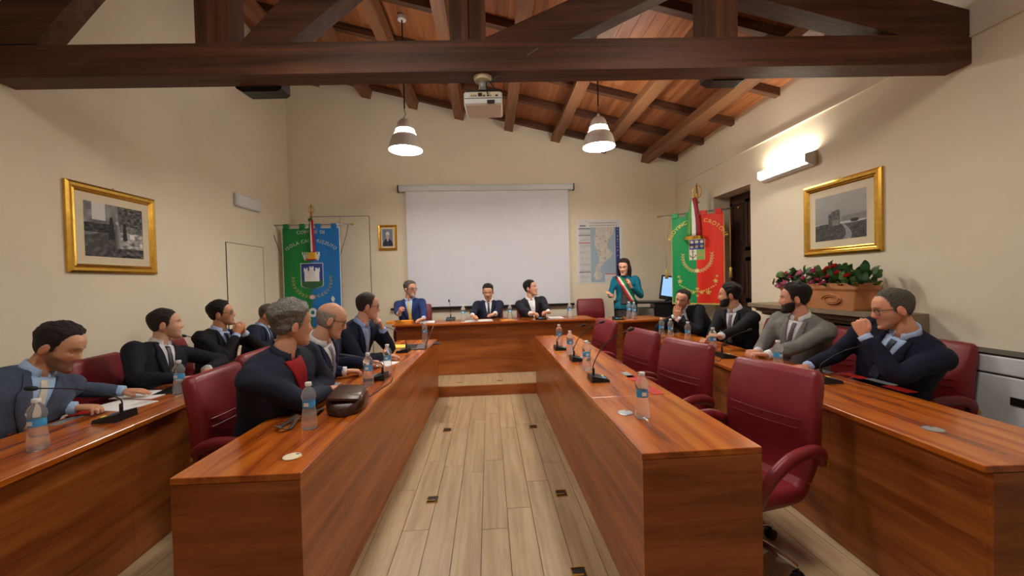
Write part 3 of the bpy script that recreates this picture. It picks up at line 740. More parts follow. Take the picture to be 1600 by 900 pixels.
def person(label, hip, heading, crown, face, pitch=0, roll=0, skin=(206, 158, 128), hair='full', hcol=(34, 24, 18), hth=.014, beard=None, bcol=None, glasses=False,
           jacket=(28, 32, 48), shirt=(150, 176, 214), tie=None, tiecol2=None, wr=None, wl=None, hr={}, hl={}, belly=1.0, build=1.0, legs=True, twist=0, eyes=1.0,
           vdepth=.30, seat=True, zf=0, female=False, hs=1.05, lookdown=0, poleR=None, poleL=None, lapel=True, cuff=None, pins=None, smile=0, wide=1.0, jaw=1.0, nose=1.0, collar=None, table=None):
    hip = V(hip); crown = V(crown); up = V((0, 0, 1))
    fh = V((math.cos(rad(heading)), math.sin(rad(heading)), 0))
    sh_h = heading+twist; fs_ = V((math.cos(rad(sh_h)), math.sin(rad(sh_h)), 0))
    # ---- head frame
    fy = V((math.cos(rad(face)), math.sin(rad(face)), 0)); rx = fy.cross(up)
    Rm = Matrix.Rotation(rad(-pitch), 3, rx)      # positive pitch looks down
    fy = Rm @ fy; hu = rx.cross(fy)*1.0
    Rr = Matrix.Rotation(rad(roll), 3, fy); rx = Rr @ rx; hu = Rr @ hu
    if hu.z < 0: hu = -hu
    O = crown-hu*(.1195*hs)-up*(.012)
    H = lambda p: O+(rx*p.x+fy*p.y+hu*p.z)*hs
    nb = O-hu*(.122*hs)-fy*(.036*hs)-up*.012       # base of the neck
    spine = nb-hip; Ls = spine.length; su = spine.normalized()
    root_loc = V((hip.x, hip.y, zf))
    tab = TABLES[table] if table else None
    ti = tab[0].inverted() if tab else None
    def press(p):
        """cloth and hands lie on the desk top, press against its edge and rest on the seat instead of sinking in"""
        if tab:
            q = ti @ p; x0, x1, y0, y1, zt = tab[1:]; m_ = .007
            if x0-m_ < q.x < x1+m_ and y0-m_ < q.y < y1+m_ and zt-.07 < q.z < zt+m_:
                outs = [(zt+m_-q.z, 'u')]
                outs.append((y1+m_-q.y, 'y') if table == 'D' else ((q.x-x0+m_, 'l') if abs(x0) > abs(x1) else (x1+m_-q.x, 'r')))
                k = 'u' if outs[0][0] < .03 or outs[1][0] > .16 else outs[1][1]
                if k == 'u': q.z = zt+m_
                elif k == 'y': q.y = y1+m_
                elif k == 'l': q.x = x0-m_
                else: q.x = x1+m_
                p = tab[0] @ q
        if seat and zf+.30 < p.z < zf+.458:
            d = p-hip; f_ = d.dot(fh)
            if -.26 < f_ < .31: p = V((p.x, p.y, zf+.458))
        return p
    def fin(name, mb_or_me, mat, parent=None, smooth=True, angle=None, **k):
        if isinstance(mb_or_me, MB):
            mb_or_me.v = [(press(p) if name not in ('shoes', 'trousers') or p.z > zf+.36 else p)-root_loc for p in mb_or_me.v]; o = mb_or_me.build(name, mat, parent, smooth, angle, **k)
        else:
            me = mb_or_me; me.vertices.foreach_set('co', [c for v in me.vertices for c in press(v.co.copy())]); me.materials.clear(); me.materials.append(mat); me.transform(Matrix.Translation(-root_loc))
            me.polygons.foreach_set('use_smooth', [True]*len(me.polygons)); me.name = name
            o = bpy.data.objects.new(name, me); COL.objects.link(o)
            if parent: o.parent = parent
        return o
    # ---- torso rings (jacket surface)
    def tframe(t):
        f = (fh*(1-t)+fs_*t).normalized(); f = (f-su*f.dot(su)).normalized(); return f.cross(su), f
    bw = build*1.06
    TR = [(-.13, .165*bw, .115*bw*belly, 0), (-.06, .182*bw, .128*bw*belly, .0), (.1, .178*bw, .128*bw*belly, .01), (.3, .176*bw, .128*bw*(belly*.6+.4), .014), (.5, .188*bw, .126*bw, .012), (.68, .203*bw, .122*bw, .004), (.8, .205*bw, .112*bw, -.004), (.885, .185*bw, .095*bw, -.010), (.94, .135*bw, .08, -.014), (.985, .085, .068, -.012)]
    if female: TR = [(-.3, .175, .125, 0), (-.15, .175, .13, 0), (.0, .165, .115, 0), (.2, .14, .1, 0), (.45, .15, .112, .012), (.62, .165, .122, .02), (.78, .17, .1, .0), (.87, .155, .085, -.01), (.93, .11, .072, -.014), (.985, .07, .062, -.012)]
    jm = MB(); core = MB(); rings = []; rc = []
    for t, w_, d_, o_ in TR:
        r_, f_ = tframe(max(0, min(1, t))); c = hip+su*(Ls*t)+f_*o_
        rings.append(ell(c, r_, f_, w_, d_, 26, .88)); rc.append(ell(c, r_, f_, w_*.86, d_*.84, 16))
    jm.loft(rings); core.loft(rc)
    # ---- arms
    r1, f1 = tframe(.86); ends = {}
    for s_, wt, hd, pol in ((1, wr, hr, poleR), (-1, wl, hl, poleL)):
        if wt is None: wt = hip+fh*.30+fh.cross(up)*(.13*s_)+up*.16
        shp = hip+su*(Ls*.84)+r1*(s_*(.172 if not female else .152)*bw)
        el, wt = ik(shp, V(wt), .295, .265, pol if pol is not None else (-up*.9+r1*(s_*.55)-f1*.25))
        if tab:                                     # swing the elbow out until it clears the desk top
            ax_ = (wt-shp).normalized(); pv = el-(shp+ax_*(el-shp).dot(ax_)); c0_ = shp+ax_*(el-shp).dot(ax_); best = el
            ok_ = [c0_+Matrix.Rotation(rad(k_*4), 3, ax_) @ pv for k_ in range(90)]
            ok_ = [e2 for e2 in ok_ if tab[5]+.062 < e2.z < tab[5]+.16] or [e2 for e2 in ok_ if e2.z > tab[5]+.062]
            if ok_ and el.z < tab[5]+.062: best = min(ok_, key=(lambda e2: (e2-el).length) if pol is not None else (lambda e2: e2.dot(fh)-.7*s_*e2.dot(r1)))
            el = best
        ar = .97 if not female else .8
        pth = bez([shp-r1*(s_*.05)+su*.005, shp, shp.lerp(el, .5), el, el.lerp(wt, .5), wt-(wt-el).normalized()*.015], 4)
        n_ = len(pth); rr_ = [interp([(0, .058), (.2, .069), (.4, .060), (.6, .054), (.7, .053), (.85, .046), (1, .038)], i/(n_-1))*ar*(.5+.5*bw) for i in range(n_)]
        jm.tube(pth, rr_, 14); jm.sphere(shp-su*.008, rr_[n_//5]*1.02, 14, 9); core.tube(pth[4:], [q*.55 for q in rr_[4:]], 8)
        ends[s_] = (el, wt, (wt-el).normalized(), hd)
    if seat: # skirt of the jacket over the lap
        for s_ in (1, -1):
            r0, f0 = tframe(0); b0 = hip+r0*(s_*.095)
            jm.tube([b0-up*.02, b0+fh*.10-up*.02, b0+fh*.17-up*.025], [.095*bw, .085*bw, .06*bw], 12)
    jme = remesh(jm, .0105, 5, name='jacket')
    co = []
    for p, n_ in [(v.co.copy(), v.normal.copy()) for v in jme.vertices]:       # soft folds
        co.append(p+n_*(noise.noise(V((p.x*9, p.y*9, p.z*16+heading)))*.0055+noise.noise(p*26)*.0022))
    jme.vertices.foreach_set('co', [c for p in co for c in p])
    jme.update()
    tl = MB().loft(rings); bvh = BVHTree.FromPolygons(tl.v, tl.f)      # torso alone, so that patches never land on an arm
    # ---- body (skin): head, neck, core, hands in one mesh
    body = MB(); cols = []
    grid = HEAD0 if (wide == 1 and jaw == 1 and nose == 1) else head_grid(jaw, nose, wide)
    hl_f = hairline(hair) if hair != 'bald' else None
    sk = S(*skin)[:3]; hc = S(*hcol)[:3]; bc = S(*(bcol or hcol))[:3]
    mixc = lambda a, b, t: tuple(a[i]+(b[i]-a[i])*t for i in range(3))
    body.loft([[H(p) for p in row] for row in grid])
    for row in grid:
        for p in row:
            c = sk; ax = abs(p.x); fr = p.y > .02
            c = mixc(c, (sk[0]*1.02, sk[1]*.78, sk[2]*.72), .5*(_g(ax-.04, .02)*_g(p.z+.03, .02)+_g(p.x, .014)*_g(p.z+.035, .015)) if fr else 0)
            if fr: c = mixc(c, (sk[0]*.72, sk[1]*.42, sk[2]*.4), .75*_g(p.x, .021)*max(_g(p.z+.066, .005), _g(p.z+.078, .006)))
            if fr: c = mixc(c, (.05, .02, .02), (.75+.2*smile)*_g(p.x, .022)*_g(p.z+.072, .002+.004*smile))
            if fr: c = mixc(c, hc if hair != 'bald' else bc, .85*_g(ax-.031, .017)*_g(p.z-.021-.004*(1-abs(ax-.031)/.03), .0042))
            if beard:
                m_ = max((1-ss(-.010, .006, p.z-(-.052+.6*max(0, ax-.032))))*ss(-.004, .012, p.y), _g(p.x, .027)*_g(p.z+.055, .0075)*(p.y > .02))
                m_ = max(m_, ss(-.008, .003, p.y)*(1-ss(.022, .03, p.y))*(1-ss(.0, .02, p.z))*.8*(p.z > -.06))
                m_ *= 1-.9*_g(p.x, .02)*_g(p.z+.072, .008)
                c = mixc(c, bc, m_*min(.82, beard))
            if hl_f:
                m_ = ss(-.006, .004, p.z-hl_f(p.x, p.y)); c = mixc(c, hc, .8*m_)
            else: c = mixc(c, hc, .55*bald_mask(p))
            cols.append(c)
    def addc(mb, c=None):
        body.add(mb.v, mb.f); cols.extend([c or sk]*len(mb.v))
    for s_ in (-1, 1):                              # ears
        em_ = MB(); rgs = []
        for k, (q, sc_) in enumerate(((0, .75), (.006, 1), (.013, 1.05), (.017, .9), (.018, .6))):
            rgs.append([H(V((s_*(.0685*wide+q), -.008-.5*q+math.cos(a)*.0165*sc_+.004*math.sin(a), -.012+math.sin(a)*.031*sc_))) for a in [2*PI*i/12 for i in range(12)]])
        em_.loft(rgs); addc(em_, (sk[0], sk[1]*.85, sk[2]*.82))
    nk = .056 if not female else .047
    addc(MB().tube([H(V((0, -.022, .0))), H(V((0, -.022, -.07))), nb.lerp(H(V((0, -.022, -.07))), .5), nb+su*.0, nb-su*.06], [nk*.98, nk, nk*1.02, nk*1.12, nk*1.3], 18))
    addc(core)
    for s_ in (1, -1):
        el, wt, dr, hd = ends[s_]
        hdir = V(hd.get('d', dr)); bk = V(hd.get('back', (0, 0, 1)))
        hm = remesh(hand_mb(wt+dr*.008, hdir, bk, s_, hd.get('curl', .45), hd.get('thumb', .5), (1.0 if not female else .9)*hd.get('s', 1), hd.get('spread', 1)), .0042, 1, name='hand')
        h2 = MB(); h2.v = [v.co.copy() for v in hm.vertices]; h2.f = [tuple(p.vertices) for p in hm.polygons]; addc(h2, (sk[0]*.98, sk[1]*.9, sk[2]*.86)); bpy.data.meshes.remove(hm)
    # legs inside the trousers
    kn = {}
    for s_ in (1, -1):
        r0 = fh.cross(up); b0 = hip+r0*(s_*.09)
        if seat:
            k_ = b0+fh*.40+up*(.515+zf-hip.z); a_ = k_-fh*(.055 if table != 'D' else .13); a_.z = zf+.09
        else:
            k_ = b0.copy(); k_.z = zf+.5; a_ = b0.copy(); a_.z = zf+.09
        kn[s_] = (b0, k_, a_); addc(MB().tube([b0, b0.lerp(k_, .5), k_, k_.lerp(a_, .4), a_], [.08, .07, .05, .05, .035], 8))
    root = None
    body.v = [(press(p) if p.z > zf+.36 else p)-root_loc for p in body.v]
    root = body.build('person', M['skin'], None, True); paint(root.data, cols) if len(root.data.vertices) == len(cols) else None
    root.location = root_loc; tag(root, label, 'person')
    fin('jacket', jme, fabric(jacket, 'jacket' if not female else 'teal_jacket'), root)
    # ---- trousers and shoes
    tm = MB(); sm_ = MB()
    for s_ in (1, -1):
        b0, k_, a_ = kn[s_]
        if seat: tm.tube(bez([b0-fh*.06, b0.lerp(k_, .5), k_+fh*.01, k_.lerp(a_, .15), k_.lerp(a_, .6), a_-up*.02], 4), [interp([(0, .1), (.4, .088), (.6, .07), (.8, .062), (1, .055)], i/20) for i in range(21)], 12)
        else: tm.tube([b0+up*.02, b0.lerp(k_, .5), k_, k_.lerp(a_, .5), a_], [.095, .085, .06, .058, .045], 12)
        ft = a_.copy(); ft.z = zf
        sm_.loft([ell(ft+fh*q+up*(h_*.5+.002), fh.cross(up), up, w_, h_*.5, 12, .8) for q, w_, h_ in ((-.075, .02, .05), (-.065, .034, .075), (-.01, .038, .085), (.06, .044, .065), (.13, .044, .05), (.175, .034, .038), (.19, .012, .025))])
    fin('trousers' if not female else 'leggings', tm, fabric(tuple(int(c*.9) for c in jacket) if not female else (30, 28, 30), 'trouser'), root)
    fin('shoes', sm_, M['black'], root, True, 60)
    # ---- projected patches on the chest
    r9, f9 = tframe(.8)
    def proj(u, t, off):                            # u sideways (m), t along spine -> point on the jacket front
        f_ = tframe(max(0, min(1, t)))[1]; r_ = tframe(max(0, min(1, t)))[0]
        o_ = hip+su*(Ls*t)+r_*u+f_*.5
        hit = bvh.ray_cast(o_, -f_, .62)
        if hit[0] is None: return hip+su*(Ls*t)+r_*u+f_*(.08+off)
        return hit[0]+f_*(off+.003)
    def patch(edge, n=14, m=6, off=.003, th=.0, t0=0, t1=1):
        """edge(k)->(u0,u1,t): a strip between u0 and u1 at spine parameter t, k in 0..1"""
        mb = MB(); rows = []
        for i in range(n+1):
            u0, u1, t = edge(i/n); rows.append([proj(lerp(u0, u1, j/m), t, off) for j in range(m+1)])
        f_ = f9; vs = [p for r in rows for p in r]; nv = len(vs); fs = []
        for i in range(n):
            for j in range(m): a_ = i*(m+1)+j; fs.append((a_, a_+1, a_+m+2, a_+m+1))
        if th:
            vs2 = [p-f_*th for p in vs]
            fs += [tuple(q+nv for q in reversed(f)) for f in list(fs)]
            rim = [j for j in range(m+1)]+[(i+1)*(m+1)+m for i in range(n)]+[n*(m+1)+j for j in range(m-1, -1, -1)]+[i*(m+1) for i in range(n-1, 0, -1)]
            for a_, b_ in zip(rim, rim[1:]+rim[:1]): fs.append((a_, b_, b_+nv, a_+nv))
            vs = vs+vs2
        return mb.add(vs, fs)
    tv = .93-vdepth/Ls*1.0; shm = fabric(shirt, 'shirt', .7, .1)
    if not female:
        wv = lambda k: .058*(1-k)+.004
        fin('shirt_front', patch(lambda k: (-wv(k), wv(k), lerp(.945, tv, k)), 14, 6, .004, .006), shm, root)
        if lapel:
            for s_ in (-1, 1):
                def le(k, s_=s_):
                    i_ = wv(k)*.92; o_ = i_+.012+.05*math.sin(PI*min(1, k*.9+.12))*(1 if k > .22 else .72)
                    return (s_*i_, s_*o_, lerp(.955, tv, k)) if s_ > 0 else (s_*o_, s_*i_, lerp(.955, tv, k))
                fin('lapel', patch(le, 14, 3, .009, .008), fabric(jacket, 'jacket'), root)
        if tie:
            tw = lambda k: (.017 if k < .07 else .012+.016*k)
            fin('necktie', patch(lambda k: (-tw(k), tw(k), lerp(.925, tv-.02, k)), 16, 4, .011, .008), tie_mat(tie, tiecol2), root)
        # collar: a band round the neck, open at the front, folded over
        cr = []
        for i in range(25):
            a_ = rad(-90+14+ (360-28)*i/24)  # start just right of front, round the back
            fr_ = -math.sin(a_)
            q = nb+ (tframe(1)[0]*math.cos(a_)*.064+tframe(1)[1]*(-math.sin(a_)*-1)*0)
            r_, f_ = tframe(1); dirv = r_*math.cos(a_-PI)*1+f_*(-math.sin(a_))
            base = nb+dirv*.067-su*(.012+.022*max(0, fr_)); top_ = nb+dirv*.060+su*(.028-.020*max(0, fr_))-f_*.004
            cr.append((base, top_, dirv))
        vs = []; fs = []
        for base, top_, dv in cr: vs += [base+dv*.008-su*.012, base+dv*.011, top_+dv*.004, top_, base-dv*.004]
        for i in range(24):
            for j in range(5): a_ = i*5+j; b_ = i*5+(j+1) % 5; fs.append((a_, b_, b_+5, a_+5))
        fs.append((0, 1, 2, 3, 4)); fs.append((124, 123, 122, 121, 120))
        fin('collar', MB().add(vs, fs), fabric(collar, 'jacket') if collar else shm, root)
    for s_ in (1, -1):
        el, wt, dr, hd = ends[s_]
        if not female: fin('shirt_cuff', MB().tube([wt-dr*.05, wt-dr*.012, wt+dr*.008, wt+dr*.009, wt-dr*.01], [.037, .0365, .036, .031, .03], 16), fabric(cuff or shirt, 'shirt', .7, .1), root)
        if hd.get('watch'): fin('wristwatch', MB().tube([wt+dr*.010, wt+dr*.028], .030, 14), M['black'], root)
    # ---- hair
    if hair is not None:
        vs = []; inside = []
        for i, row in enumerate(grid):
            for j, p in enumerate(row):
                up_n = grid[min(i+1, NS-1)][j]-grid[max(i-1, 0)][j]; ta = row[(j+1) % NA]-row[j-1]; n_ = ta.cross(up_n)
                if n_.length < 1e-9 or i > NS-3: n_ = V((p.x*.5, p.y*.5+.006, 1 if p.z > 0 else -1))
                n_.normalize()
                dz_ = (p.z-hl_f(p.x, p.y)) if hl_f else 0
                m_ = (.35*ss(-.003, .006, dz_)+.65*ss(.0, .05 if p.y > .02 else .03, dz_)) if hl_f else bald_mask(p)*.8
                thk = hth*(.30+.70*ss(.0, .08, p.z)) if hl_f else .006
                if hair == 'thin': thk *= .6
                nz = noise.noise(V((p.x*60, p.y*18, p.z*34+heading)))*.34+noise.noise(V((p.x*190, p.y*40, p.z*80)))*.3
                vs.append(H(p+n_*(thk*m_*(1+nz)-.0035*(1-min(1, m_*4))-.0006))); inside.append(m_ > .01)
        fs = []
        for i in range(NS-1):
            for j in range(NA):
                k_ = (j+1) % NA; f = (i*NA+j, i*NA+k_, (i+1)*NA+k_, (i+1)*NA+j)
                if any(inside[q] for q in f): fs.append(f)
        fs.append(tuple((NS-1)*NA+j for j in range(NA)))
        hmb = MB(); hmb.v = vs; hmb.f = fs
        hm_ = plain('hair_%d_%d_%d' % hcol, S(*hcol), .55, bump=.9, bscale=260, var=.5, vscale=110, spec=.35) if ('hair', hcol) not in FAB else FAB[('hair', hcol)]
        FAB[('hair', hcol)] = hm_
        fin('hair', hmb, hm_, root)
        if female:                                  # bob falling to the shoulders
            rgs = []
            for k in range(9):
                q = k/8; z = .06-.20*q; fl = .012+.016*math.sin(PI*q*.9)
                ring_o = []; ring_i = []
                for i in range(21):
                    a_ = rad(-62+(304)*i/20-90-0); a_ = rad(28+304*i/20-180+0)
                    ca, sa = math.cos(a_), math.sin(a_)
                    # from front-right round the back to front-left
                    an = rad(24-228*i/20); x = math.cos(an)*(.076+fl); y = math.sin(an)*(.092+fl)-.008
                    w_ = 1+.04*noise.noise(V((i*.9, k*.7, 2)))
                    ring_o.append(H(V((x*w_, y*w_, z)))); ring_i.append(H(V((x*.84, y*.84, z+.004))))
                rgs.append(ring_o+ring_i[::-1])
            fin('long_hair', MB().loft(rgs), hm_, root)
    if beard and beard > .75:
        vs = []; ins = []
        for i, row in enumerate(grid):
            for j, p in enumerate(row):
                ax = abs(p.x)
                m_ = max((1-ss(-.010, .006, p.z-(-.052+.6*max(0, ax-.032))))*ss(-.004, .012, p.y), .8*_g(p.x, .026)*_g(p.z+.055, .007)*(p.y > .02))*(1-.98*_g(p.x, .022)*_g(p.z+.072, .009))
                n_ = V((p.x, (p.y-.01), p.z*.25-.02)).normalized()
                vs.append(H(p+n_*(.0055*m_*(1+.3*noise.noise(p*140))-.003*(1-m_)))); ins.append(m_ > .02)
        fs = [f for i in range(NS-1) for j in range(NA) for f in [(i*NA+j, i*NA+(j+1) % NA, (i+1)*NA+(j+1) % NA, (i+1)*NA+j)] if any(ins[q] for q in f)]
        b_ = MB(); b_.v = vs; b_.f = fs+[tuple(range(NA-1, -1, -1))]
        k = ('hair', bcol or hcol)
        if k not in FAB: FAB[k] = plain('beard_%d_%d_%d' % (bcol or hcol), S(*(bcol or hcol)), .6, bump=.5, bscale=300, var=.35, vscale=120, spec=.3)
        fin('beard', b_, FAB[k], root)
    # ---- eyes
    for s_ in (-1, 1):
        e_ = MB(); c = V((s_*.031, .0665, .0)); R0 = .0125; ec = []
        for i in range(11):
            el_ = -PI/2+PI*(i+.05)/10.1; 
            for k in range(14):
                az = 2*PI*k/14; q = V((math.cos(el_)*math.cos(az), math.cos(el_)*math.sin(az), math.sin(el_))); e_.v.append(H(c+q*R0))
                dg_ = math.hypot(q.x, q.z+.15*lookdown)
                cc = (.03, .018, .012) if (q.y > 0 and dg_ < .46) else (.62, .58, .54)
                if q.z > .38-.75*lookdown or q.z < -.5: cc = (sk[0]*.8, sk[1]*.7, sk[2]*.66)
                ec.append(cc)
        for i in range(10):
            for k in range(14): e_.f.append((i*14+k, i*14+(k+1) % 14, (i+1)*14+(k+1) % 14, (i+1)*14+k))
        eo = fin('eye', e_, M['eye'], root); paint(eo.data, ec) if len(eo.data.vertices) == len(ec) else None
    # ---- glasses
    if glasses:
        gl = MB(); fy_ = .093
        for s_ in (-1, 1):
            lp_ = [H(V((s_*.032+x, fy_-.012*(abs(s_*.032+x)/.06)**2, -.004+y))) for x, y in rrect(.0245, .017, .010, 4)]
            gl.tube(lp_, .0017*hs, 6, closed=True)
            gl.tube([H(V((s_*.0555, fy_-.011, .004))), H(V((s_*.072, .05, .006))), H(V((s_*.0765, -.0, .004))), H(V((s_*.0745, -.015, -.008)))], .0017*hs, 6)
        gl.tube([H(V((-.0085, fy_, 0))), H(V((0, fy_+.003, .003))), H(V((.0085, fy_, 0)))], .0016*hs, 6)
        go = fin('glasses', gl, M['black'], root)
        for s_ in (-1, 1):
            ln = MB(); lp_ = [V((s_*.032+x, fy_-.012*(abs(s_*.032+x)/.06)**2, -.004+y)) for x, y in rrect(.024, .0165, .0095, 4)]
            ln.prism([H(p) for p in lp_], fy*.0008); fin('lens', ln, M['lens'], go, False); 
    return dict(root=root, proj=proj, patch=patch, fin=fin, H=H, ends=ends, tframe=tframe, nb=nb, hip=hip, su=su, Ls=Ls, loc=root_loc)
TIES = {}
def tie_mat(c1, c2=None):
    k = (c1, c2)
    if k in TIES: return TIES[k]
    if c2 is None: TIES[k] = plain('necktie', S(*c1), .45, bump=.1, bscale=300, var=.1, vscale=60); return TIES[k]
    m, nt, b = newmat('striped_necktie'); L = nt.links.new
    tc = N(nt, 'ShaderNodeTexCoord'); wv = N(nt, 'ShaderNodeTexWave'); wv.bands_direction = 'DIAGONAL'; wv.inputs['Scale'].default_value = 28
    L(tc.outputs['Object'], wv.inputs['Vector']); r = ramp(nt, [(.45, S(*c1)), (.55, S(*c2))]); L(wv.outputs['Fac'], r.inputs[0]); L(r.outputs[0], b.inputs['Base Color'])
    b.inputs['Roughness'].default_value = .45; TIES[k] = m; return m

# ------------------------------------------------------------------ who sits where
TB = .812                                         # wrist height of an arm resting on a desk
Zs = .565
def seat_chair(hip, heading, label, z=0):
    f = V((math.cos(rad(heading)), math.sin(rad(heading)), 0)); p = V((hip[0], hip[1], 0))-f*.02
    return chair(p.x, p.y, heading, label, z)
UP = (0, 0, 1)
# left wall row
person('man in a grey-blue suit and cream tie writing with his head bowed', (-2.73, 2.18, Zs), 0, onX(112, 506, -2.38), 16, 26, 0, hair='recede', hcol=(40, 30, 24), beard=.6, skin=(208, 156, 124), jacket=(74, 84, 104), shirt=(160, 190, 226), tie=(214, 206, 190), table='LO',
       twist=-12, wr=onZ(116, 637, TB), wl=onZ(192, 611, TB), hr=dict(d=(1, .25, -.1), curl=.75), hl=dict(d=(1, .15, -.05), curl=.15), lookdown=.9, hth=.018, build=1.04)
seat_chair((-2.72, 2.18), 2, 'burgundy chair of the man writing in the grey-blue suit')
person('man with cropped dark hair, navy suit and black tie, looking right in profile', (-2.70, 3.19, Zs), 4, onX(256, 480, -2.66), 36, -2, 0, hcol=(40, 30, 22), hair='full', hth=.008, beard=.3, skin=(212, 164, 134), jacket=(20, 22, 34), shirt=(196, 196, 198), tie=(14, 14, 18), table='LO',
       twist=-24, wr=onZ(285, 592, TB), wl=onZ(322, 578, TB), hr=dict(d=(.8, .6, -.05), curl=.4), hl=dict(d=(.9, -.5, 0), curl=.4))
seat_chair((-2.66, 3.17), 8, 'burgundy chair of the dark-suited man with a black tie')
c3 = onX(343, 469, -2.72)
person('man in black suit and glasses resting chin on clasped hands', (-2.80, 4.06, Zs), 4, c3, 22, -6, 0, hcol=(22, 18, 16), hth=.02, beard=.25, skin=(196, 142, 108), glasses=True, jacket=(16, 17, 22), shirt=(158, 180, 216), tie=(20, 22, 30), table='LO',
       twist=-22, wr=c3+V((.17, -.03, -.355)), wl=c3+V((.18, .08, -.35)), hr=dict(d=(.25, .3, 1), back=(.8, -.5, 0), curl=.9), hl=dict(d=(.2, -.25, 1), back=(.8, .5, 0), curl=.9), poleR=(-.1, -.5, -1), poleL=(.1, .6, -1))
seat_chair((-2.82, 4.08), 12, 'burgundy chair of the man with clasped hands')
c4 = onX(424, 474, -2.62)
person('grey-haired man in a navy suit half hidden at the far end of the left row', (-2.80, 4.70, Zs), 5, c4, 15, 16, 0, hair='thin', hcol=(96, 88, 80), hth=.008, skin=(204, 152, 122), wr=V((-2.36, 4.58, .815)), wl=V((-2.36, 4.84, .815)), jacket=(26, 32, 50), shirt=(150, 176, 216), tie=(24, 26, 36), lookdown=.6, table='LO')
seat_chair((-2.82, 4.72), 5, 'burgundy chair at the far end of the left wall row')
# left aisle desk
c5 = onX(458, 471, -1.16)
person('grey-haired man in a dark blue windbreaker leaning on folded arms', (-1.41, 2.47, Zs), 6, c5, 46, 4, 0, hcol=(128, 124, 118), hth=.032, hair='fringe', skin=(204, 150, 120), jacket=(36, 41, 58), shirt=(150, 18, 30), tie=None, lapel=False, vdepth=.34, table='LI',
       twist=-22, wr=V((-1.06, 2.55, .815)), wl=V((-1.13, 2.44, .86)), hr=dict(d=(.2, 1, 0), curl=.3), hl=dict(d=(.1, -1, 0), curl=.4), poleR=(.3, -1, -.3), poleL=(.1, 1, -.4), build=1.18, cuff=(36, 41, 58), collar=(36, 41, 58))
chair_px((297, 593), (374, 566), 1, 'burgundy chair of the grey-haired man in the windbreaker')
c6 = onX(527, 472, -1.13)
person('bald man with glasses in a navy suit reading papers', (-1.48, 3.19, Zs), 4, c6, 26, 20, 0, hair='bald', hcol=(150, 140, 130), skin=(206, 156, 128), glasses=True, jacket=(30, 44, 72), shirt=(226, 228, 232), tie=(70, 80, 104), tiecol2=(150, 156, 170), table='LI',
       twist=-18, wr=onZ(540, 580, TB), wl=onZ(572, 566, TB), hr=dict(d=(.9, .5, -.1), curl=.7), hl=dict(d=(.9, 0, 0), curl=.5), lookdown=.7, build=1.02, belly=1.05)
seat_chair((-1.50, 3.20), 3, 'burgundy chair of the bald man reading')
c7 = onX(577, 456, -1.14)
person('balding man with glasses, hand on his chin, beside the laptop', (-1.47, 3.90, Zs), 4, c7, 24, 8, 0, hair='recede', hcol=(52, 40, 32), hth=.008, skin=(208, 156, 130), glasses=True, jacket=(22, 28, 48), shirt=(142, 166, 220), tie=(120, 150, 196), tiecol2=(214, 222, 234), table='LI',
       twist=-32, wr=onZ(600, 556, TB), wl=c7+V((.105, .03, -.365)), hr=dict(d=(1, .35, -.1), curl=.3, watch=1), hl=dict(d=(-.15, -.35, 1), back=(1, .2, .2), curl=1.0), poleL=(.3, .5, -1))
seat_chair((-1.50, 3.91), 5, 'burgundy chair of the balding man by the laptop')
# head table
Zd = Zs+DZ
cA = onY(641, 438, 6.15)
person('bearded man in a blue suit and yellow tie at the head table', (-1.22, 6.31, Zd), -88, cA, -38, 0, 0, hcol=(92, 86, 80), beard=.6, bcol=(150, 144, 138), skin=(202, 148, 118), glasses=True, jacket=(36, 54, 104), shirt=(168, 196, 232), tie=(222, 190, 88), zf=DZ, table='D',
       wr=onZ(624, 500, DT+.09), wl=onZ(662, 500, DT+.052), hr=dict(d=(.4, -.4, .8), back=(-.6, -.6, 0), curl=.9), hl=dict(d=(-.5, -.9, 0), curl=.4), hth=.016)
seat_chair((-1.22, 6.34), -88, 'burgundy chair hidden behind the yellow-tied man', DZ)
cB = onY(762, 443, 6.14)
person('dark-haired man writing at the centre of the head table', (-.01, 6.31, Zd), -90, cB, -92, 15, 0, hcol=(34, 28, 24), hth=.012, beard=.25, skin=(206, 154, 122), jacket=(32, 36, 58), shirt=(226, 228, 234), tie=(58, 60, 72), zf=DZ, table='D',
       wr=onZ(735, 499, DT+.052), wl=onZ(769, 499, DT+.052), hr=dict(d=(.5, -.8, -.1), curl=.8), hl=dict(d=(-.6, -.8, 0), curl=.3), lookdown=1)
seat_chair((-.02, 6.36), -90, 'burgundy chair of the writing man at the head table', DZ)
cC = onY(827, 437, 6.15)
person('dark-haired man in an open white collar looking up at the head table', (.71, 6.32, Zd), -84, cC, -30, -10, 0, hcol=(24, 20, 18), hth=.016, skin=(214, 160, 132), jacket=(36, 36, 44), shirt=(232, 232, 236), tie=None, zf=DZ, build=1.04, belly=1.08, table='D',
       wr=onZ(838, 497, DT+.055), wl=onZ(862, 496, DT+.055), hr=dict(d=(.7, -.6, .1), curl=.8), hl=dict(d=(-.7, -.6, .1), curl=.8))
seat_chair((.73, 6.36), -88, 'burgundy chair of the man in the open white collar', DZ)
pw = onZ(945, 490, DZ+.75); chair(1.84, 6.62, -88, 'empty burgundy chair behind the standing woman', DZ)
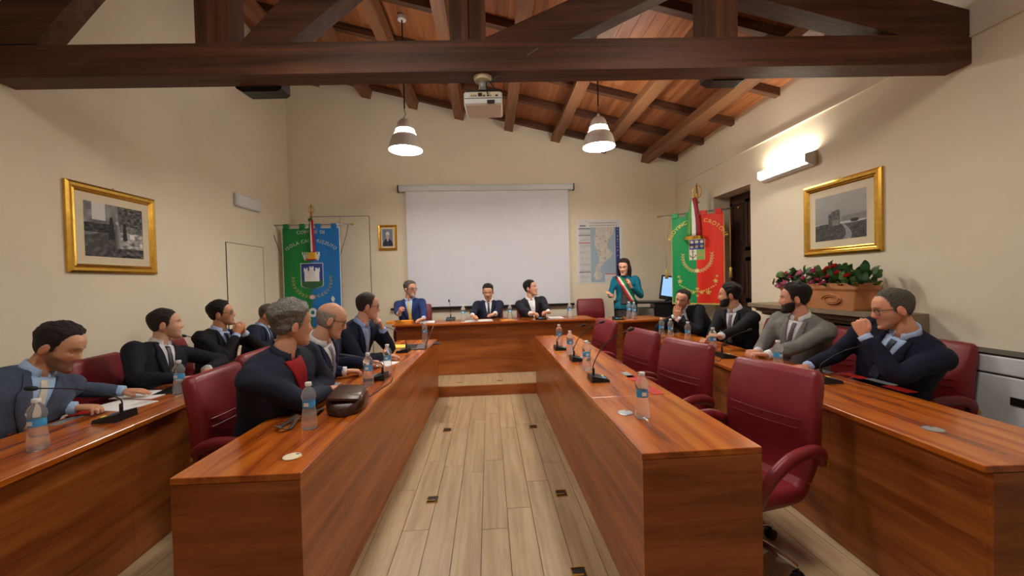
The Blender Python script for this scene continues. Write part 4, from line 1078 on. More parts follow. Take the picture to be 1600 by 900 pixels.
# standing woman with the tricolour sash
cW = onY(974, 404, 6.0)
W = person('standing woman in a teal jacket and tricolour sash gesturing as she speaks', (cW.x+.03, cW.y+.03, DZ+.98), -112, cW, -128, 12, 0, hcol=(40, 24, 20), hair='full', hth=.016, skin=(226, 176, 150), female=True, seat=False, zf=DZ, jacket=(12, 104, 128), smile=1,
       wr=onY(957, 462, 5.74), wl=onY(986, 448, 5.76), hr=dict(d=(-.7, -.3, .5), back=(.3, -.6, .8), curl=.25), hl=dict(d=(-.45, -.35, .8), back=(.6, -.8, .2), curl=.3), poleR=(-.4, .1, -1), poleL=(.7, .1, -1), lookdown=.5, hs=1.03)
def sash():
    P, pt, fin = W['proj'], W['patch'], W['fin']
    for i, (col, nm) in enumerate((((196, 36, 40), 'sash_red'), ((232, 232, 228), 'sash_white'), ((26, 130, 66), 'sash_green'))):
        # from her right shoulder (u>0) across to her left hip
        def ed(k, i=i):
            u = lerp(.115, -.135, k); w_ = .036; return (u-.054+w_*(2-i)-.004, u-.054+w_*(3-i)-.004, lerp(.93, -.02, k))
        fin(nm, pt(ed, 20, 3, .008, .004), fabric(col, 'sash', .5, .05), W['root'])
    fin('dress_front', pt(lambda k: (-.045-.03*k, .045+.02*k, lerp(.86, -.12, k)), 16, 5, .004, .003), plain('floral_dress', S(58, 48, 46), .7, var=.75, vscale=38), W['root'])
    sk_ = MB(); h = W['hip']
    sk_.loft([ell(V((h.x, h.y, z)), V((1, 0, 0)), V((0, 1, 0)), a_, b_, 22) for z, a_, b_ in ((DZ+.98, .12, .09), (DZ+.9, .14, .105), (DZ+.7, .165, .13), (DZ+.48, .18, .14))])
    fin('skirt', sk_, plain('floral_skirt', S(52, 44, 42), .7, var=.75, vscale=38), W['root'])
    for s_ in (-1, 1): fin('earring', MB().sphere(W['H'](V((s_*.086, -.008, -.05))), .006), M['gold'], W['root'])
sash()
# right wall row
cE = onX(1069, 452, 2.46)
person('man in a black suit leaning his face on his joined hands', (2.87, 4.77, Zs), 192, cE, 222, 8, -14, hcol=(38, 28, 22), hair='recede', hth=.010, beard=.25, skin=(206, 152, 124), jacket=(18, 20, 30), shirt=(206, 212, 226), tie=(20, 22, 30), table='RO',
       twist=24, wr=cE+V((-.14, -.02, -.34)), wl=cE+V((-.14, -.10, -.36)), hr=dict(d=(.12, .0, 1), back=(-.2, 1, 0), curl=.12), hl=dict(d=(.12, .05, 1), back=(-.2, -1, 0), curl=.12), poleR=(0, .6, -1), poleL=(0, -.6, -1))
seat_chair((2.89, 4.79), 184, 'burgundy chair of the man leaning on joined hands')
cF = onX(1139, 441, 2.60)
person('dark-bearded man in a black suit turned away on the right row', (2.82, 4.10, Zs), 180, cF, 146, 2, 0, hcol=(26, 20, 18), hth=.018, beard=.95, skin=(200, 148, 118), jacket=(24, 24, 30), shirt=(214, 216, 222), tie=(110, 104, 116), table='RO',
       twist=26, wr=onZ(1108, 532, TB+.02), wl=onZ(1100, 540, TB+.02), hr=dict(d=(-1, -.3, .1), curl=.8), hl=dict(d=(-1, .3, .1), curl=.8))
seat_chair((2.84, 4.10), 174, 'burgundy chair of the dark-bearded man in black')
cG = onX(1240, 441, 2.62)
person('bearded man in a light grey suit with clasped hands', (2.82, 3.31, Zs), 178, cG, 144, 2, 0, hcol=(30, 22, 18), hth=.022, beard=.95, skin=(210, 152, 126), jacket=(122, 120, 116), shirt=(222, 222, 224), tie=(70, 50, 66), tiecol2=(110, 96, 108), build=1.08, belly=1.1, table='RO',
       twist=24, wr=onZ(1184, 549, TB+.02), wl=onZ(1190, 558, TB+.02), hr=dict(d=(-1, -.25, .1), curl=.75), hl=dict(d=(-1, .4, .1), curl=.75), wide=1.05)
seat_chair((2.84, 3.33), 176, 'burgundy chair of the man in the light grey suit')
cH = onX(1386, 450, 2.60)
person('heavy-set man in navy suit and glasses with fist at his mouth', (2.87, 2.63, Zs), 178, cH, 150, 12, 0, hair='recede', hcol=(88, 80, 72), hth=.009, beard=.3, skin=(212, 152, 122), glasses=True, jacket=(24, 28, 48), shirt=(170, 192, 228), tie=(36, 42, 66), build=1.12, belly=1.15, table='RO',
       twist=18, wr=onZ(1262, 572, TB), wl=cH+V((-.20, -.04, -.305)), hr=dict(d=(-1, .1, -.08), curl=.3), hl=dict(d=(-.1, .35, 1), back=(-1, -.3, .1), curl=1.15), poleL=(-.2, -.5, -1), poleR=(.2, .6, -.6), lookdown=.5, wide=1.06)
seat_chair((2.89, 2.65), 177, 'burgundy chair of the heavy-set man at the right edge')

# ================================================================== PICTURES, BANNERS, FLOWERS
def print_grid(name, w, h, nx, ny, fn, mat, parent, M4):
    """flat printed sheet: a fine grid whose colour attribute holds the print; fn(u,v) with v from the top"""
    vs = []; cols = []
    for j in range(ny+1):
        for i in range(nx+1):
            u, v = i/nx, j/ny; vs.append(M4 @ V(((u-.5)*w, 0, (.5-v)*h))); c = fn(u, v); cols.append(c)
    fs = [(j*(nx+1)+i, j*(nx+1)+i+1, (j+1)*(nx+1)+i+1, (j+1)*(nx+1)+i) for j in range(ny) for i in range(nx)]
    mb = MB(); mb.v = vs; mb.f = fs; o = mb.build(name, mat, parent); paint(o.data, cols); return o
def grey(g): g = max(0, min(1, g)); q = S(g*255, g*252, g*246); return q[:3]
def nz2(x, y, s=0): return noise.noise(V((x, y, s)))
def rot_to(nrm):   # local -Y faces the room (towards nrm)
    a = math.atan2(nrm[1], nrm[0])+PI/2; return Matrix.Rotation(a, 4, 'Z')
def framed(name, c, nrm, w, h, fw, label, fn, nx, ny, mat_w=.07, tilt=0):
    t = empty(name, c, 0, label, 'picture'); t.rotation_euler = (rad(tilt), 0, math.atan2(nrm[1], nrm[0])+PI/2)
    # moulding: mitred sweep of a stepped profile (local -y towards the room)
    prof = [(0, 0), (0, -.022), (fw*.25, -.034), (fw*.55, -.030), (fw*.7, -.020), (fw*.85, -.024), (fw, -.014), (fw, 0)]
    rings = []
    for sx, sz in ((-1, -1), (1, -1), (1, 1), (-1, 1)):
        rings.append([V((sx*(w/2-d), y, sz*(h/2-d))) for d, y in prof])
    mb = MB(); n = len(prof)
    for k in range(4):
        a_, b_ = rings[k], rings[(k+1) % 4]
        for i in range(n-1): mb.add([a_[i], a_[i+1], b_[i+1], b_[i]], [(0, 1, 2, 3)])
    mb.build('frame', M['gold'], t)
    iw, ih = w-2*fw, h-2*fw
    MB().box(-iw/2, iw/2, -.012, -.002, -ih/2, ih/2).build('mat_board', M['ivory'], t)
    print_grid('photograph', iw-2*mat_w, ih-2*mat_w, nx, ny, fn, M['print'], t, Matrix.Translation((0, -.0135, 0)))
    MB().tube([(-.012, -.006, h/2+.0), (0, -.006, h/2+.02), (.012, -.006, h/2)], .003, 6).build('hanger', M['brass'], t)
    return t
def market(u, v):        # old black and white photo: wall, long stone counter, standing figures, bright ground
    g = .42+.12*nz2(u*6, v*6)+.16*nz2(u*22, v*22, 4)
    if v < .38:
        g = .5+.2*nz2(u*9, v*7, 1)
        if .12 < u < .34 and v < .32: g = .82
        if u > .55: g = .32+.3*nz2(u*18, v*26, 3)
    if .38 < v < .55 and u < .48: g = .2+.25*nz2(u*14, v*30, 2)
    if v > .55+.0*u and u < .5: g = .5-.2*((v-.62+.25*u) > 0)+.2*nz2(u*12, v*12, 8)
    if u < .45 and abs(v-(.88-.62*u)) < .05: g = .28
    if u > .55 and v > .5: g = .62+.4*nz2(u*13, v*20, 5)
    for cx, top, bw in ((.53, .33, .055), (.66, .36, .04), (.43, .27, .05)):
        if abs(u-cx) < bw*(.55+.45*min(1, (v-top)*4)) and top < v < (.86 if cx == .53 else .66):
            g = .46+.2*((u-cx)/bw) if cx == .53 else .16
        if math.hypot((u-cx)*1.3, v-top+.0) < .035: g = .12 if cx != .53 else .68
    if v > .82 and u > .45: g = .3+.35*nz2(u*12, v*18, 7)
    if .75 < u < .84 and .52 < v < .62: g = .9
    return grey(g)
def tower(u, v):         # ruined round tower above the shore, path in front
    g = .66-.12*v+.02*nz2(u*5, v*8)
    if .50 < v < .64: g = .60-.12*(v-.5)/.14*ss(.5, 1, u) if u > .5 else g
    if u > .55 and .48+.05*(1-u) < v < .62: g = .5+.04*nz2(u*20, v*30)
    if .62 < v < .66: g = .74
    if v > .66-.015*math.sin(u*7)-.02*(u < .5):
        g = .3+.1*nz2(u*30, v*30)+.08*nz2(u*9, v*12, 3)
        pc_ = .62+.12*math.sin((v-.66)*7); 
        if abs(u-pc_+.06) < .02+.16*(v-.66): g = .56+.12*nz2(u*30, v*30, 2)
    if .285 < u < .52 and .345 < v < .68:
        top = .36+.04*abs(nz2(u*25, 0, 2))+(.05 if u < .34 else 0)-(.03 if .43 < u < .5 else 0)
        if v > top: g = .36+.12*nz2(u*26, v*26, 6)+.14*(u-.38)
        if v > .56 and .36 < u < .5: g = .5+.1*nz2(u*30, v*30)
    if math.hypot((u-.79)*1.0, (v-.62)*2.2) < .08+.02*nz2(u*40, v*40): g = .2
    return grey(g)
def portrait(u, v):
    c = (.22, .26, .36)
    if math.hypot((u-.5)/.55, (v-1.08)/.52) < 1: c = (.03, .035, .06)
    if abs(u-.5) < .10*(1.2-v) and v > .62: c = (.75, .76, .8)
    if abs(u-.5) < .03 and v > .68: c = (.05, .08, .2)
    if math.hypot((u-.5)/.17, (v-.42)/.21) < 1: c = (.62, .42, .33)
    if math.hypot((u-.5)/.19, (v-.30)/.15) < 1 and v < .33: c = (.75, .75, .76)
    return c
framed('framed_picture', (XL+.001, 3.80, 2.035), (1, 0), .85, .765, .075, 'gilt framed black and white market photograph on the left wall', market, 150, 130)
framed('framed_picture', (XR-.001, 3.66, 2.05), (-1, 0), .85, .745, .075, 'gilt framed photograph of a ruined tower on the right wall', tower, 150, 130)
pa, pb = onY(591, 352, YB), onY(621, 391, YB)
framed('framed_portrait', ((pa.x+pb.x)/2, YB-.001, (pa.z+pb.z)/2), (0, -1), pb.x-pa.x, pa.z-pb.z, .042, 'small gilt framed official portrait left of the screen', portrait, 40, 50, .03)
# road map poster
def roadmap(u, v):
    c = (.70, .70, .70)
    if v < .11:
        if .28 < u < .95 and (.03 < v < .05 or .075 < v < .092): c = (.45, .36, .36) if nz2(u*60, 0, 1) > -.1 else c
        if .04 < u < .18 and .075 < v < .095: c = (.2, .2, .22)
        return c
    if u > .90: return (.035, .05, .22) if not (abs(u-.95) < .012 and nz2(0, v*50) > .1) else (.5, .5, .6)
    if u < .29:
        if v in (0,) or abs(v-.135) < .006 or abs(v-.24) < .006 or abs(v-.835) < .006: return (.06, .06, .07)
        if abs(v-.36) < .005: return (.55, .08, .1)
        if .03 < u < .27 and (v*60) % 1 < .45 and nz2(u*30, int(v*60)) > -.25: return (.46, .46, .47)
        return (.68, .68, .69)
    # land between two seas
    x = (u-.29)/.61; mid = .42+.10*math.sin(v*5.2+.4)+.07*math.sin(v*13); wd = .36-.26*ss(.1, .75, v)+.10*_g(v-.56, .09)
    mid += .12*_g(v-.56, .1); land = abs(x-mid) < wd+.03*nz2(x*14, v*14)
    if v > .80: land = math.hypot((x-.27)/.17, (v-.89)/.075) < 1+.2*nz2(x*20, v*20)
    if land:
        r = abs(nz2(x*11, v*16, 5)); return (.36, .30, .28) if r < .03 else ((.62, .57, .5) if nz2(x*8, v*8, 2) > 0 else (.66, .62, .56))
    if x > .55 and v > .86: return (.7, .68, .68) if v > .88 else (.6, .16, .14)
    return (.36, .46, .56)
ma, mb_ = onY(903, 345, YB), onY(969, 440, YB)
mp_ = empty('road_map_poster', ((ma.x+mb_.x)/2, YB-.002, (ma.z+mb_.z)/2), 0, 'printed road map of a peninsula pinned to the back wall', 'poster')
mw, mh = mb_.x-ma.x, ma.z-mb_.z
MB().box(-mw/2-.03, mw/2+.05, -.004, 0, -mh/2-.02, mh/2+.02).build('backing_sheet', M['white'], mp_)
print_grid('map_print', mw, mh, 120, 170, roadmap, M['print'], mp_, Matrix.Translation((0, -.0055, 0)))

# ---- lettering
GL = {}
def glyph(ch, size, depth=.0016):
    k = (ch, size)
    if k not in GL:
        cu = bpy.data.curves.new('letter', 'FONT'); cu.body = ch; cu.size = size; cu.extrude = depth; cu.align_x = 'CENTER'; cu.offset = size*.012
        o = bpy.data.objects.new('letter', cu); COL.objects.link(o); dg = bpy.context.evaluated_depsgraph_get()
        GL[k] = bpy.data.meshes.new_from_object(o.evaluated_get(dg)); bpy.data.objects.remove(o)
    return GL[k]
LW = {'I': .42, 'M': 1.15, ' ': .55, 'O': 1.08, 'C': 1.0}
def arc_text(txt, parent, mat, size, cx, cz, R, surf, up=True):
    """letters on an arc of radius R centred below (cx, cz): banner-local x,z"""
    tot = sum(LW.get(c, .88) for c in txt)*size*.78; a = tot/R/2; s_ = 0
    for ch in txt:
        w_ = LW.get(ch, .88)*size*.78; th_ = a-(s_+w_/2)/R; s_ += w_
        if ch == ' ': continue
        x, z = cx-R*math.sin(th_), cz+R*(math.cos(th_)-1)
        me = glyph(ch, size)
        if not me.materials: me.materials.append(mat)
        o = bpy.data.objects.new('letter', me); COL.objects.link(o); o.parent = parent
        o.location = (x, surf(x, z)-.004, z); o.rotation_euler = (HP, -th_, 0)
M['thread_silver'] = plain('silver_thread', S(196, 200, 190), .45, .3, var=.1, vscale=80)
M['thread_gold'] = plain('gold_thread', S(226, 194, 92), .4, .4, var=.12, vscale=80)
def inleaf(x, z, cx, cz, ang, L, w_):
    dx, dz = x-cx, z-cz; c_, s_ = math.cos(ang), math.sin(ang); a_ = dx*c_+dz*s_; b_ = -dx*s_+dz*c_
    return (a_/L)**2+(b_/w_)**2 < 1
def wreath_leaves(cx, cz, rx, rz, n=9):
    L = []
    for s_ in (-1, 1):
        for i in range(n):
            a_ = rad(-84+(92)*i/(n-1)); x = cx+s_*rx*math.cos(a_); z = cz+rz*math.sin(a_)
            t = math.atan2(rz*math.cos(a_), -s_*rx*math.sin(a_))
            for q in (-.75, .75): L.append((x+.012*math.cos(t+q), z+.012*math.sin(t+q), t+q))
    return L
def banner(name, base, rz, w, h, zbar, barlen, label, paintfn, folds, lean=0):
    t = empty(name, (base.x, base.y, base.z), rz, label, 'banner')
    zb = zbar-base.z
    surf = lambda x, z: -.045-folds*math.sin(x/w*15+.6)*(.35+.65*min(1, max(0, (zb-z)/h)))-.012*math.sin(x*5+1)
    nx, ny = 110, 190; vs = []; cols = []
    for j in range(ny+1):
        for i in range(nx+1):
            x = (i/nx-.5)*w; z = zb-.045-h*j/ny; vs.append(V((x, surf(x, z), z))); cols.append(paintfn(x/w, (zb-.045-z), x))
    fs = [(j*(nx+1)+i, j*(nx+1)+i+1, (j+1)*(nx+1)+i+1, (j+1)*(nx+1)+i) for j in range(ny) for i in range(nx)]
    mb = MB(); mb.v = vs; mb.f = fs; cl = mb.build('cloth', M['cloth'], t, True); paint(cl.data, cols)
    sol = cl.modifiers.new('thickness', 'SOLIDIFY'); sol.thickness = .003; sol.offset = 1
    # hanging tabs, crossbar with end knobs, pole, base
    for k in range(4):
        x = (-.5+.07+k*.27)*w+.02*w
        tb = MB().box(x-.045, x+.045, -.066, -.026, zb-.06, zb+.016, .006); o = tb.build('hanging_tab', M['cloth'], t); c_ = paintfn(x/w, .02, x); paint(o.data, [c_]*len(o.data.vertices))
    MB().tube([(-barlen/2, -.046, zb), (barlen/2, -.046, zb)], .009, 10).build('crossbar', M['steel'], t, True)
    for s_ in (-1, 1): MB().lathe([(.006, 0), (.018, .012), (.02, .03), (.01, .045), (.003, .06)], 12).xf(Matrix.Translation((s_*barlen/2, -.046, zb)) @ Matrix.Rotation(s_*HP, 4, 'Y')).build('end_knob', M['brass'], t, True)
    MB().tube([(0, 0, .03), (0, 0, zb+.14)], .013, 10).build('pole', M['brass'], t, True)
    MB().lathe([(.17, 0), (.17, .018), (.06, .035), (.03, .07), (.015, .075)], 24).build('base', M['brass'], t, True, 40)
    return t, zb, surf
# left: green and blue municipal banner
pL = onY(487, 352, 6.55); zL = pL.z
WL = .93
GRN, BLU = S(16, 128, 58)[:3], S(24, 112, 186)[:3]
lvsL = None
def bannerL(u, d, x):
    z = -d; c = GRN if u < 0 else BLU
    if abs(u) > .488: c = (.75, .75, .72)
    if d < .012: c = (.7, .72, .7)
    # crown
    if -.17 < x < .17 and .40 < d < .53:
        k = (d-.40)/.13
        if abs(x) < .155-.04*k:
            if k < .28: c = (.78, .78, .74) if (x*26) % 1 < .55 else c
            elif k > .8 and abs(x) < .1: c = (.6, .05, .05)
            else: c = (.8, .8, .76) if nz2(x*60, d*60) > -.35 else (.3, .28, .25)
    # shield
    sw = .185; top, bot = .575, .99
    lim = sw*(1-max(0, (d-.93)/.07)**2*.9)
    if top < d < bot and abs(x) < lim:
        e = min(abs(abs(x)-lim), d-top)
        c = (.02, .05, .30)
        if d > .86: c = (.03, .12, .05)
        if e < .010: c = (.75, .72, .6)
        elif .70 < d < .87:
            if abs(x) < .125: c = (.82, .82, .84)
        if .62 < d < .72:
            for cx, t0 in ((-.095, .655), (0, .625), (.095, .655)):
                if abs(x-cx) < .034 and d > t0 and not (d < t0+.016 and abs(abs(x-cx)-.011) < .007): c = (.82, .82, .84)
    for (lx, lz, la) in lvs_l:
        if abs(lx-x) < .05 and abs(lz-z) < .05 and inleaf(x, z, lx, lz, la, .03, .0085): c = S(150, 138, 84)[:3]
    if math.hypot(x*.8, d-1.13) < .035: c = (.75, .5, .5)
    for cx in (-.32, .32):
        if math.hypot((x-cx)/.028, (d-1.17)/.045) < 1: c = (.75, .78, .75)
    for cx, cz, r_ in ((0, 1.38, .075), (-.12, 1.43, .05), (.12, 1.43, .05)):
        q = math.hypot(x-cx, d-cz)
        if q < r_ and q > r_*.45: c = (.72, .76, .76)
    return c
lvs_l = wreath_leaves(0, -.86, .30, .27)
base = V((pL.x, 6.55, DZ))
tL, zbL, sfL = banner('municipal_banner', base, 0, WL, 1.62, zL, 1.28, 'green and blue town banner with castle shield on a pole', bannerL, .016)
arc_text('COMUNE DI', tL, M['thread_silver'], .075, 0, zbL-.14, 3.0, sfL)
arc_text('ISOLA CAPO RIZZUTO', tL, M['thread_silver'], .072, 0, zbL-.28, .62, sfL)
def ribbon(t, zb, x0, cols, L, nm, topz=.02, fan=1.0):
    for k, cl in enumerate(cols):
        pts = [(x0+(k-1)*.006, -.065-.004*k, zb+topz+.06), (x0+(k-1)*.022*fan, -.085-.004*k, zb-.05), (x0+(k-1)*.032*fan, -.088-.003*k, zb-L)]
        MB().tube(bez(pts, 5), .019*(.5+.5*fan), 8, flat=.16, up=(0, 1, 0)).build(nm, fabric(cl, 'ribbon', .5, .05), t, True)
TRI = ((20, 110, 56), (228, 226, 220), (186, 30, 40))
ribbon(tL, zbL, .03, TRI, .46, 'tricolour_ribbon')
MB().box(-.03, .09, -.105, -.08, zbL-.56, zbL-.45, .005).build('ribbon_fringe', M['gold'], tL)
MB().sphere((.0, -.055, zbL+.08), .032, 10, 7).build('rosette', fabric(TRI[0], 'ribbon', .5, .05), tL, True)
def finial(t, z, s=1.0):
    MB().lathe([(.012, z), (.026*s, z+.02), (.012, z+.045), (.016, z+.06)], 12).build('finial_socket', M['brass'], t, True)
    MB().tube([(0.04*s*math.sin(a_), 0, z+.125*s+.065*s*-math.cos(a_)) for a_ in [2*PI*k/16 for k in range(16)]], .007*s, 6, closed=True).build('finial_ring', M['brass'], t, True)
    MB().lathe([(.004, z+.06), (.014*s, z+.10), (.014*s, z+.14), (.003, z+.22*s)], 8).build('finial_spear', M['brass'], t, True)
finial(tL, zbL+.13)
for s_ in (-1, 1): MB().tube(bez([(s_*.60, -.05, zbL-.005), (s_*.56, -.06, zbL-.2), (s_*.49, -.06, zbL-.42), (s_*.47, -.06, zbL-.5)], 5), .006, 6).build('cord', fabric((120, 90, 80), 'cord', .7, .2), tL, True)
# right: green and red provincial banner, turned towards the room
qa, qb = onY(1033, 338.5, 6.12), onY(1152, 325.5, 5.42)
ctr = (qa+qb)/2; angR = math.atan2(qb.y-qa.y, qb.x-qa.x); blen = (V((qb.x, qb.y))-V((qa.x, qa.y))).length
GR2, RD2 = S(14, 150, 82)[:3], S(226, 44, 22)[:3]
WR = blen*.70; GOLDC = S(214, 186, 96)[:3]
lvs_r = wreath_leaves(.0, -.63, .205, .22, 10)
gar = [(-.25+.5*k/16, -1.06-.10*math.sin(PI*k/16)) for k in range(17)]
def bannerR(u, d, x):
    z = -d; c = GR2 if u < 0 else RD2
    if abs(u) > .488 or d > 1.335: c = GOLDC
    if .36 < d < .68 and abs(x) < .115:
        e = min(abs(abs(x)-.115), d-.36, .68-d)
        if d < .52:
            c = (.02, .05, .30)
            for cx in (-.07, 0, .07):
                for cz in (.405, .475):
                    if math.hypot(x-cx, d-cz) < .024: c = (.70, .62, .40)
        elif x < 0:
            c = (.78, .74, .58)
            if abs(x+.057) < .006 or (abs(d-.55) < .006 and abs(x+.057) < .03) or (abs(math.hypot(x+.057, d-.60)-.04) < .007 and d > .60): c = (.1, .09, .08)
        else:
            c = (.22, .42, .10)
            if math.hypot((x-.057)/.04, (d-.60)/.02) < 1: c = (.45, .32, .10)
        if e < .007: c = GOLDC
    for (lx, lz, la) in lvs_r:
        if abs(lx-x) < .05 and abs(lz-z) < .05 and inleaf(x, z, lx, lz, la, .028, .008): c = S(196, 170, 110)[:3]
    if math.hypot(x, d-.84) < .03: c = S(220, 200, 150)[:3]
    for (gx, gz) in gar:
        if math.hypot(x-gx, z-gz) < .011: c = GOLDC
    for gx, gz, r_ in ((-.25, -1.0, .035), (.25, -1.0, .035), (-.27, -.93, .022), (.27, -.93, .022), (-.15, -1.17, .04), (.15, -1.17, .04), (-.06, -1.17, .03), (.06, -1.17, .03), (0, -1.12, .03), (0, -1.22, .022)):
        q = math.hypot(x-gx, z-gz)
        if q < r_*(.75+.3*math.sin(5*math.atan2(z-gz, x-gx))): c = GOLDC
    return c
tR, zbR, sfR = banner('provincial_banner', V((ctr.x, ctr.y, DZ)), angR, WR, 1.36, ctr.z, blen, 'green and red provincial banner with gold emblem near the dark door', bannerR, .012)
arc_text('PROVINCIA DI CROTONE', tR, M['thread_gold'], .078, 0, zbR-.14, .40, sfR)
ribbon(tR, zbR, -.03, ((86, 150, 60), (228, 226, 220), (150, 26, 40)), .36, 'tricolour_ribbon', .16, 2.3)
MB().lathe([(.15, 0), (.15, .05)], 20, (-.02, -.1, zbR-.42), cap=False).xf(Matrix.Identity(4)).build('gold_fringe', M['gold'], tR, True)
finial(tR, zbR+.13, 1.5)
for s_ in (-1, 1):
    MB().tube([(s_*blen*.42, -.05, zbR-.005), (s_*blen*.42, -.055, zbR-.85)], .004, 6).build('cord', M['thread_gold'], tR, True)
    MB().lathe([(.006, zbR-.85), (.022, zbR-.87), (.016, zbR-.90), (.028, zbR-1.0)], 12, (s_*blen*.42, -.055, 0)).build('tassel', M['thread_gold'], tR, True)
# ---- kiosk printer by the right banner
kp = onY(1030, 487, 6.35)
kx = kp.x
kk = empty('printer_kiosk', (kx, 6.42, DZ), rad(-14), 'black floor-standing copier with tilted lit display beside the banner', 'copier')
MB().box(-.08, .26, -.24, .24, .002, .92, .01).build('cabinet', M['black'], kk)
MB().box(-.34, -.085, -.22, .2, .002, .84, .01).build('side_unit', plain('grey_plastic', S(128, 128, 120), .5, var=.05), kk)
MB().box(-.36, .28, -.25, .25, .925, .95, .006).build('top_plate', M['black'], kk)
scr = MB().box(-.13, .13, -.02, .02, 0, .42, .008); scr.xf(Matrix.Translation((.16, .02, .97)) @ Matrix.Rotation(rad(-14), 4, 'X') @ Matrix.Rotation(rad(10), 4, 'Y')).build('display_housing', M['black'], kk)
pn = MB().box(-.105, .105, -.024, -.021, .06, .39); pn.xf(Matrix.Translation((.16, .02, .97)) @ Matrix.Rotation(rad(-14), 4, 'X') @ Matrix.Rotation(rad(10), 4, 'Y')).build('lit_screen', emit('screen_glow', S(130, 170, 214), .35), kk)
MB().tube([(.16, .02, .93), (.16, .02, 1.0)], .03, 10).build('stand', M['black'], kk, True)
# ---- terracotta planter with artificial flowers on the mantel
pl0 = V((XR-.22, 3.62, 1.151))
fp = empty('flower_planter', pl0, 0, 'long terracotta planter of pink and red flowers on the mantel', 'planter')
mb = MB(); rgs = []
for z, hx, hy in ((.0, .085, .40), (.02, .088, .41), (.17, .105, .44), (.195, .12, .455), (.245, .12, .455), (.245, .10, .435), (.16, .095, .43)):
    rgs.append([V((x, y, z)) for x, y in rrect(hx, hy, .015, 2)])
mb.loft(rgs).build('pot', M['terracotta'], fp)
for yy in (-.2, .2):
    pts = [(-.0995-.006, yy+.11*math.cos(a_)*(1-.5*k/30), .095+.05*math.sin(a_)*(1-.6*k/30)) for k in range(31) for a_ in [k*.42]]
    MB().tube(pts, .006, 5).build('scroll_relief', M['terracotta'], fp, True)
rf = random.Random(3)
def leaf_mesh(L, wd, c1, c2):
    mb = MB(); cols = []
    for i in range(6):
        k = i/5
        for q in (-1, 0, 1):
            hw = wd*math.sin(PI*min(.98, k*.9+.06))*.5; mb.v.append(V((q*hw, L*k, .25*L*k*k-.12*abs(q)*hw-.02*math.sin(k*6)))); cols.append(tuple(lerp(c1[j], c2[j], k) for j in range(3)))
    for i in range(5):
        for q in range(2): a_ = i*3+q; mb.f.append((a_, a_+1, a_+4, a_+3))
    me = mb.mesh('leaf', M['foliage'], True); paint(me, cols); return me
LV = [leaf_mesh(.095, .055, S(38, 66, 26), S(72, 112, 44)), leaf_mesh(.08, .05, S(48, 84, 34), S(98, 138, 60)), leaf_mesh(.115, .06, S(30, 58, 30), S(56, 96, 54))]
def bloom_mesh(R, c1, c2, n=16):
    mb = MB(); cols = []
    for i in range(n):
        th_ = 2.4*i; k = i/n; e_ = rad(85-80*k); r_ = R*(.35+.65*k)
        d = V((math.cos(th_)*math.cos(e_), math.sin(th_)*math.cos(e_), math.sin(e_))); sx = d.cross(V((0, 0, 1)));
        sx = sx.normalized() if sx.length > .01 else V((1, 0, 0)); uy = sx.cross(d)
        b0 = len(mb.v); c = d*(r_*.35)
        for a_, b_, q in ((0, -.2, 0), (.5, .3, .5), (.4, .85, 1), (0, 1.05, 1), (-.4, .85, 1), (-.5, .3, .5)):
            mb.v.append(c+sx*(a_*R*.75)+uy*(b_-.4)*R*.35+d*(r_*.6*(.4+.6*q))); cols.append(tuple(lerp(c1[j], c2[j], q) for j in range(3)))
        mb.f.append(tuple(b0+q for q in range(6)))
    me = mb.mesh('bloom', M['petal']); paint(me, cols) if len(me.vertices) == len(cols) else paint(me, [c2]*len(me.vertices)); return me
PK, RD_, MG = (S(216, 104, 150)[:3], S(236, 150, 184)[:3]), (S(150, 8, 16)[:3], S(206, 24, 30)[:3]), (S(150, 36, 84)[:3], S(206, 76, 130)[:3])
BL = {'p': bloom_mesh(.05, *PK, 20), 'r': bloom_mesh(.038, *RD_), 'm': bloom_mesh(.042, *MG), 'w': bloom_mesh(.032, S(220, 214, 190)[:3], S(236, 232, 214)[:3])}
for i in range(150):
    y = rf.uniform(-.50, .47); x = rf.uniform(-.14, .07); z = .225+rf.uniform(0, .15)*(1-.25*abs(y/.5))
    o = bpy.data.objects.new('leaf', rf.choice(LV)); COL.objects.link(o); o.parent = fp; o.location = (x, y, z)
    o.rotation_euler = (rf.uniform(-.3, .9), rf.uniform(-.6, .6), rf.uniform(0, 6.28)); s_ = rf.uniform(.7, 1.2); o.scale = (s_, s_, s_)
for i in range(9):      # ivy trailing over the pot front and out past its near end
    y, z = (.13+.03*math.sin(i*2), .19-.03*i) if i < 5 else (-.46-.035*(i-4), .25+.028*(i-4)*(i % 2))
    o = bpy.data.objects.new('leaf', LV[2]); COL.objects.link(o); o.parent = fp; o.location = (-.135, y, z); o.rotation_euler = (rf.uniform(.6, 1.3), 0, rf.uniform(1, 2.6))
for k, y, x, z in (('p', .42, -.12, .23), ('p', .35, -.13, .26), ('m', .27, -.11, .33), ('m', .48, -.08, .28), ('r', .40, -.06, .36), ('m', .10, -.12, .31), ('w', .03, -.11, .32), ('p', .16, -.1, .36), ('m', -.02, -.13, .27), ('m', -.08, -.12, .30), ('r', -.13, -.1, .37),
                   ('r', -.18, -.12, .40), ('r', -.24, -.11, .42), ('r', -.28, -.12, .36), ('r', -.20, -.13, .33), ('m', -.14, -.13, .26), ('p', .22, -.13, .22), ('m', .0, -.1, .38), ('r', -.36, -.1, .33), ('w', .3, -.1, .38)):
    o = bpy.data.objects.new('bloom', BL[k]); COL.objects.link(o); o.parent = fp; o.location = (x, y, z-.02); o.rotation_euler = (0, rad(-45), rf.uniform(-.6, .6))

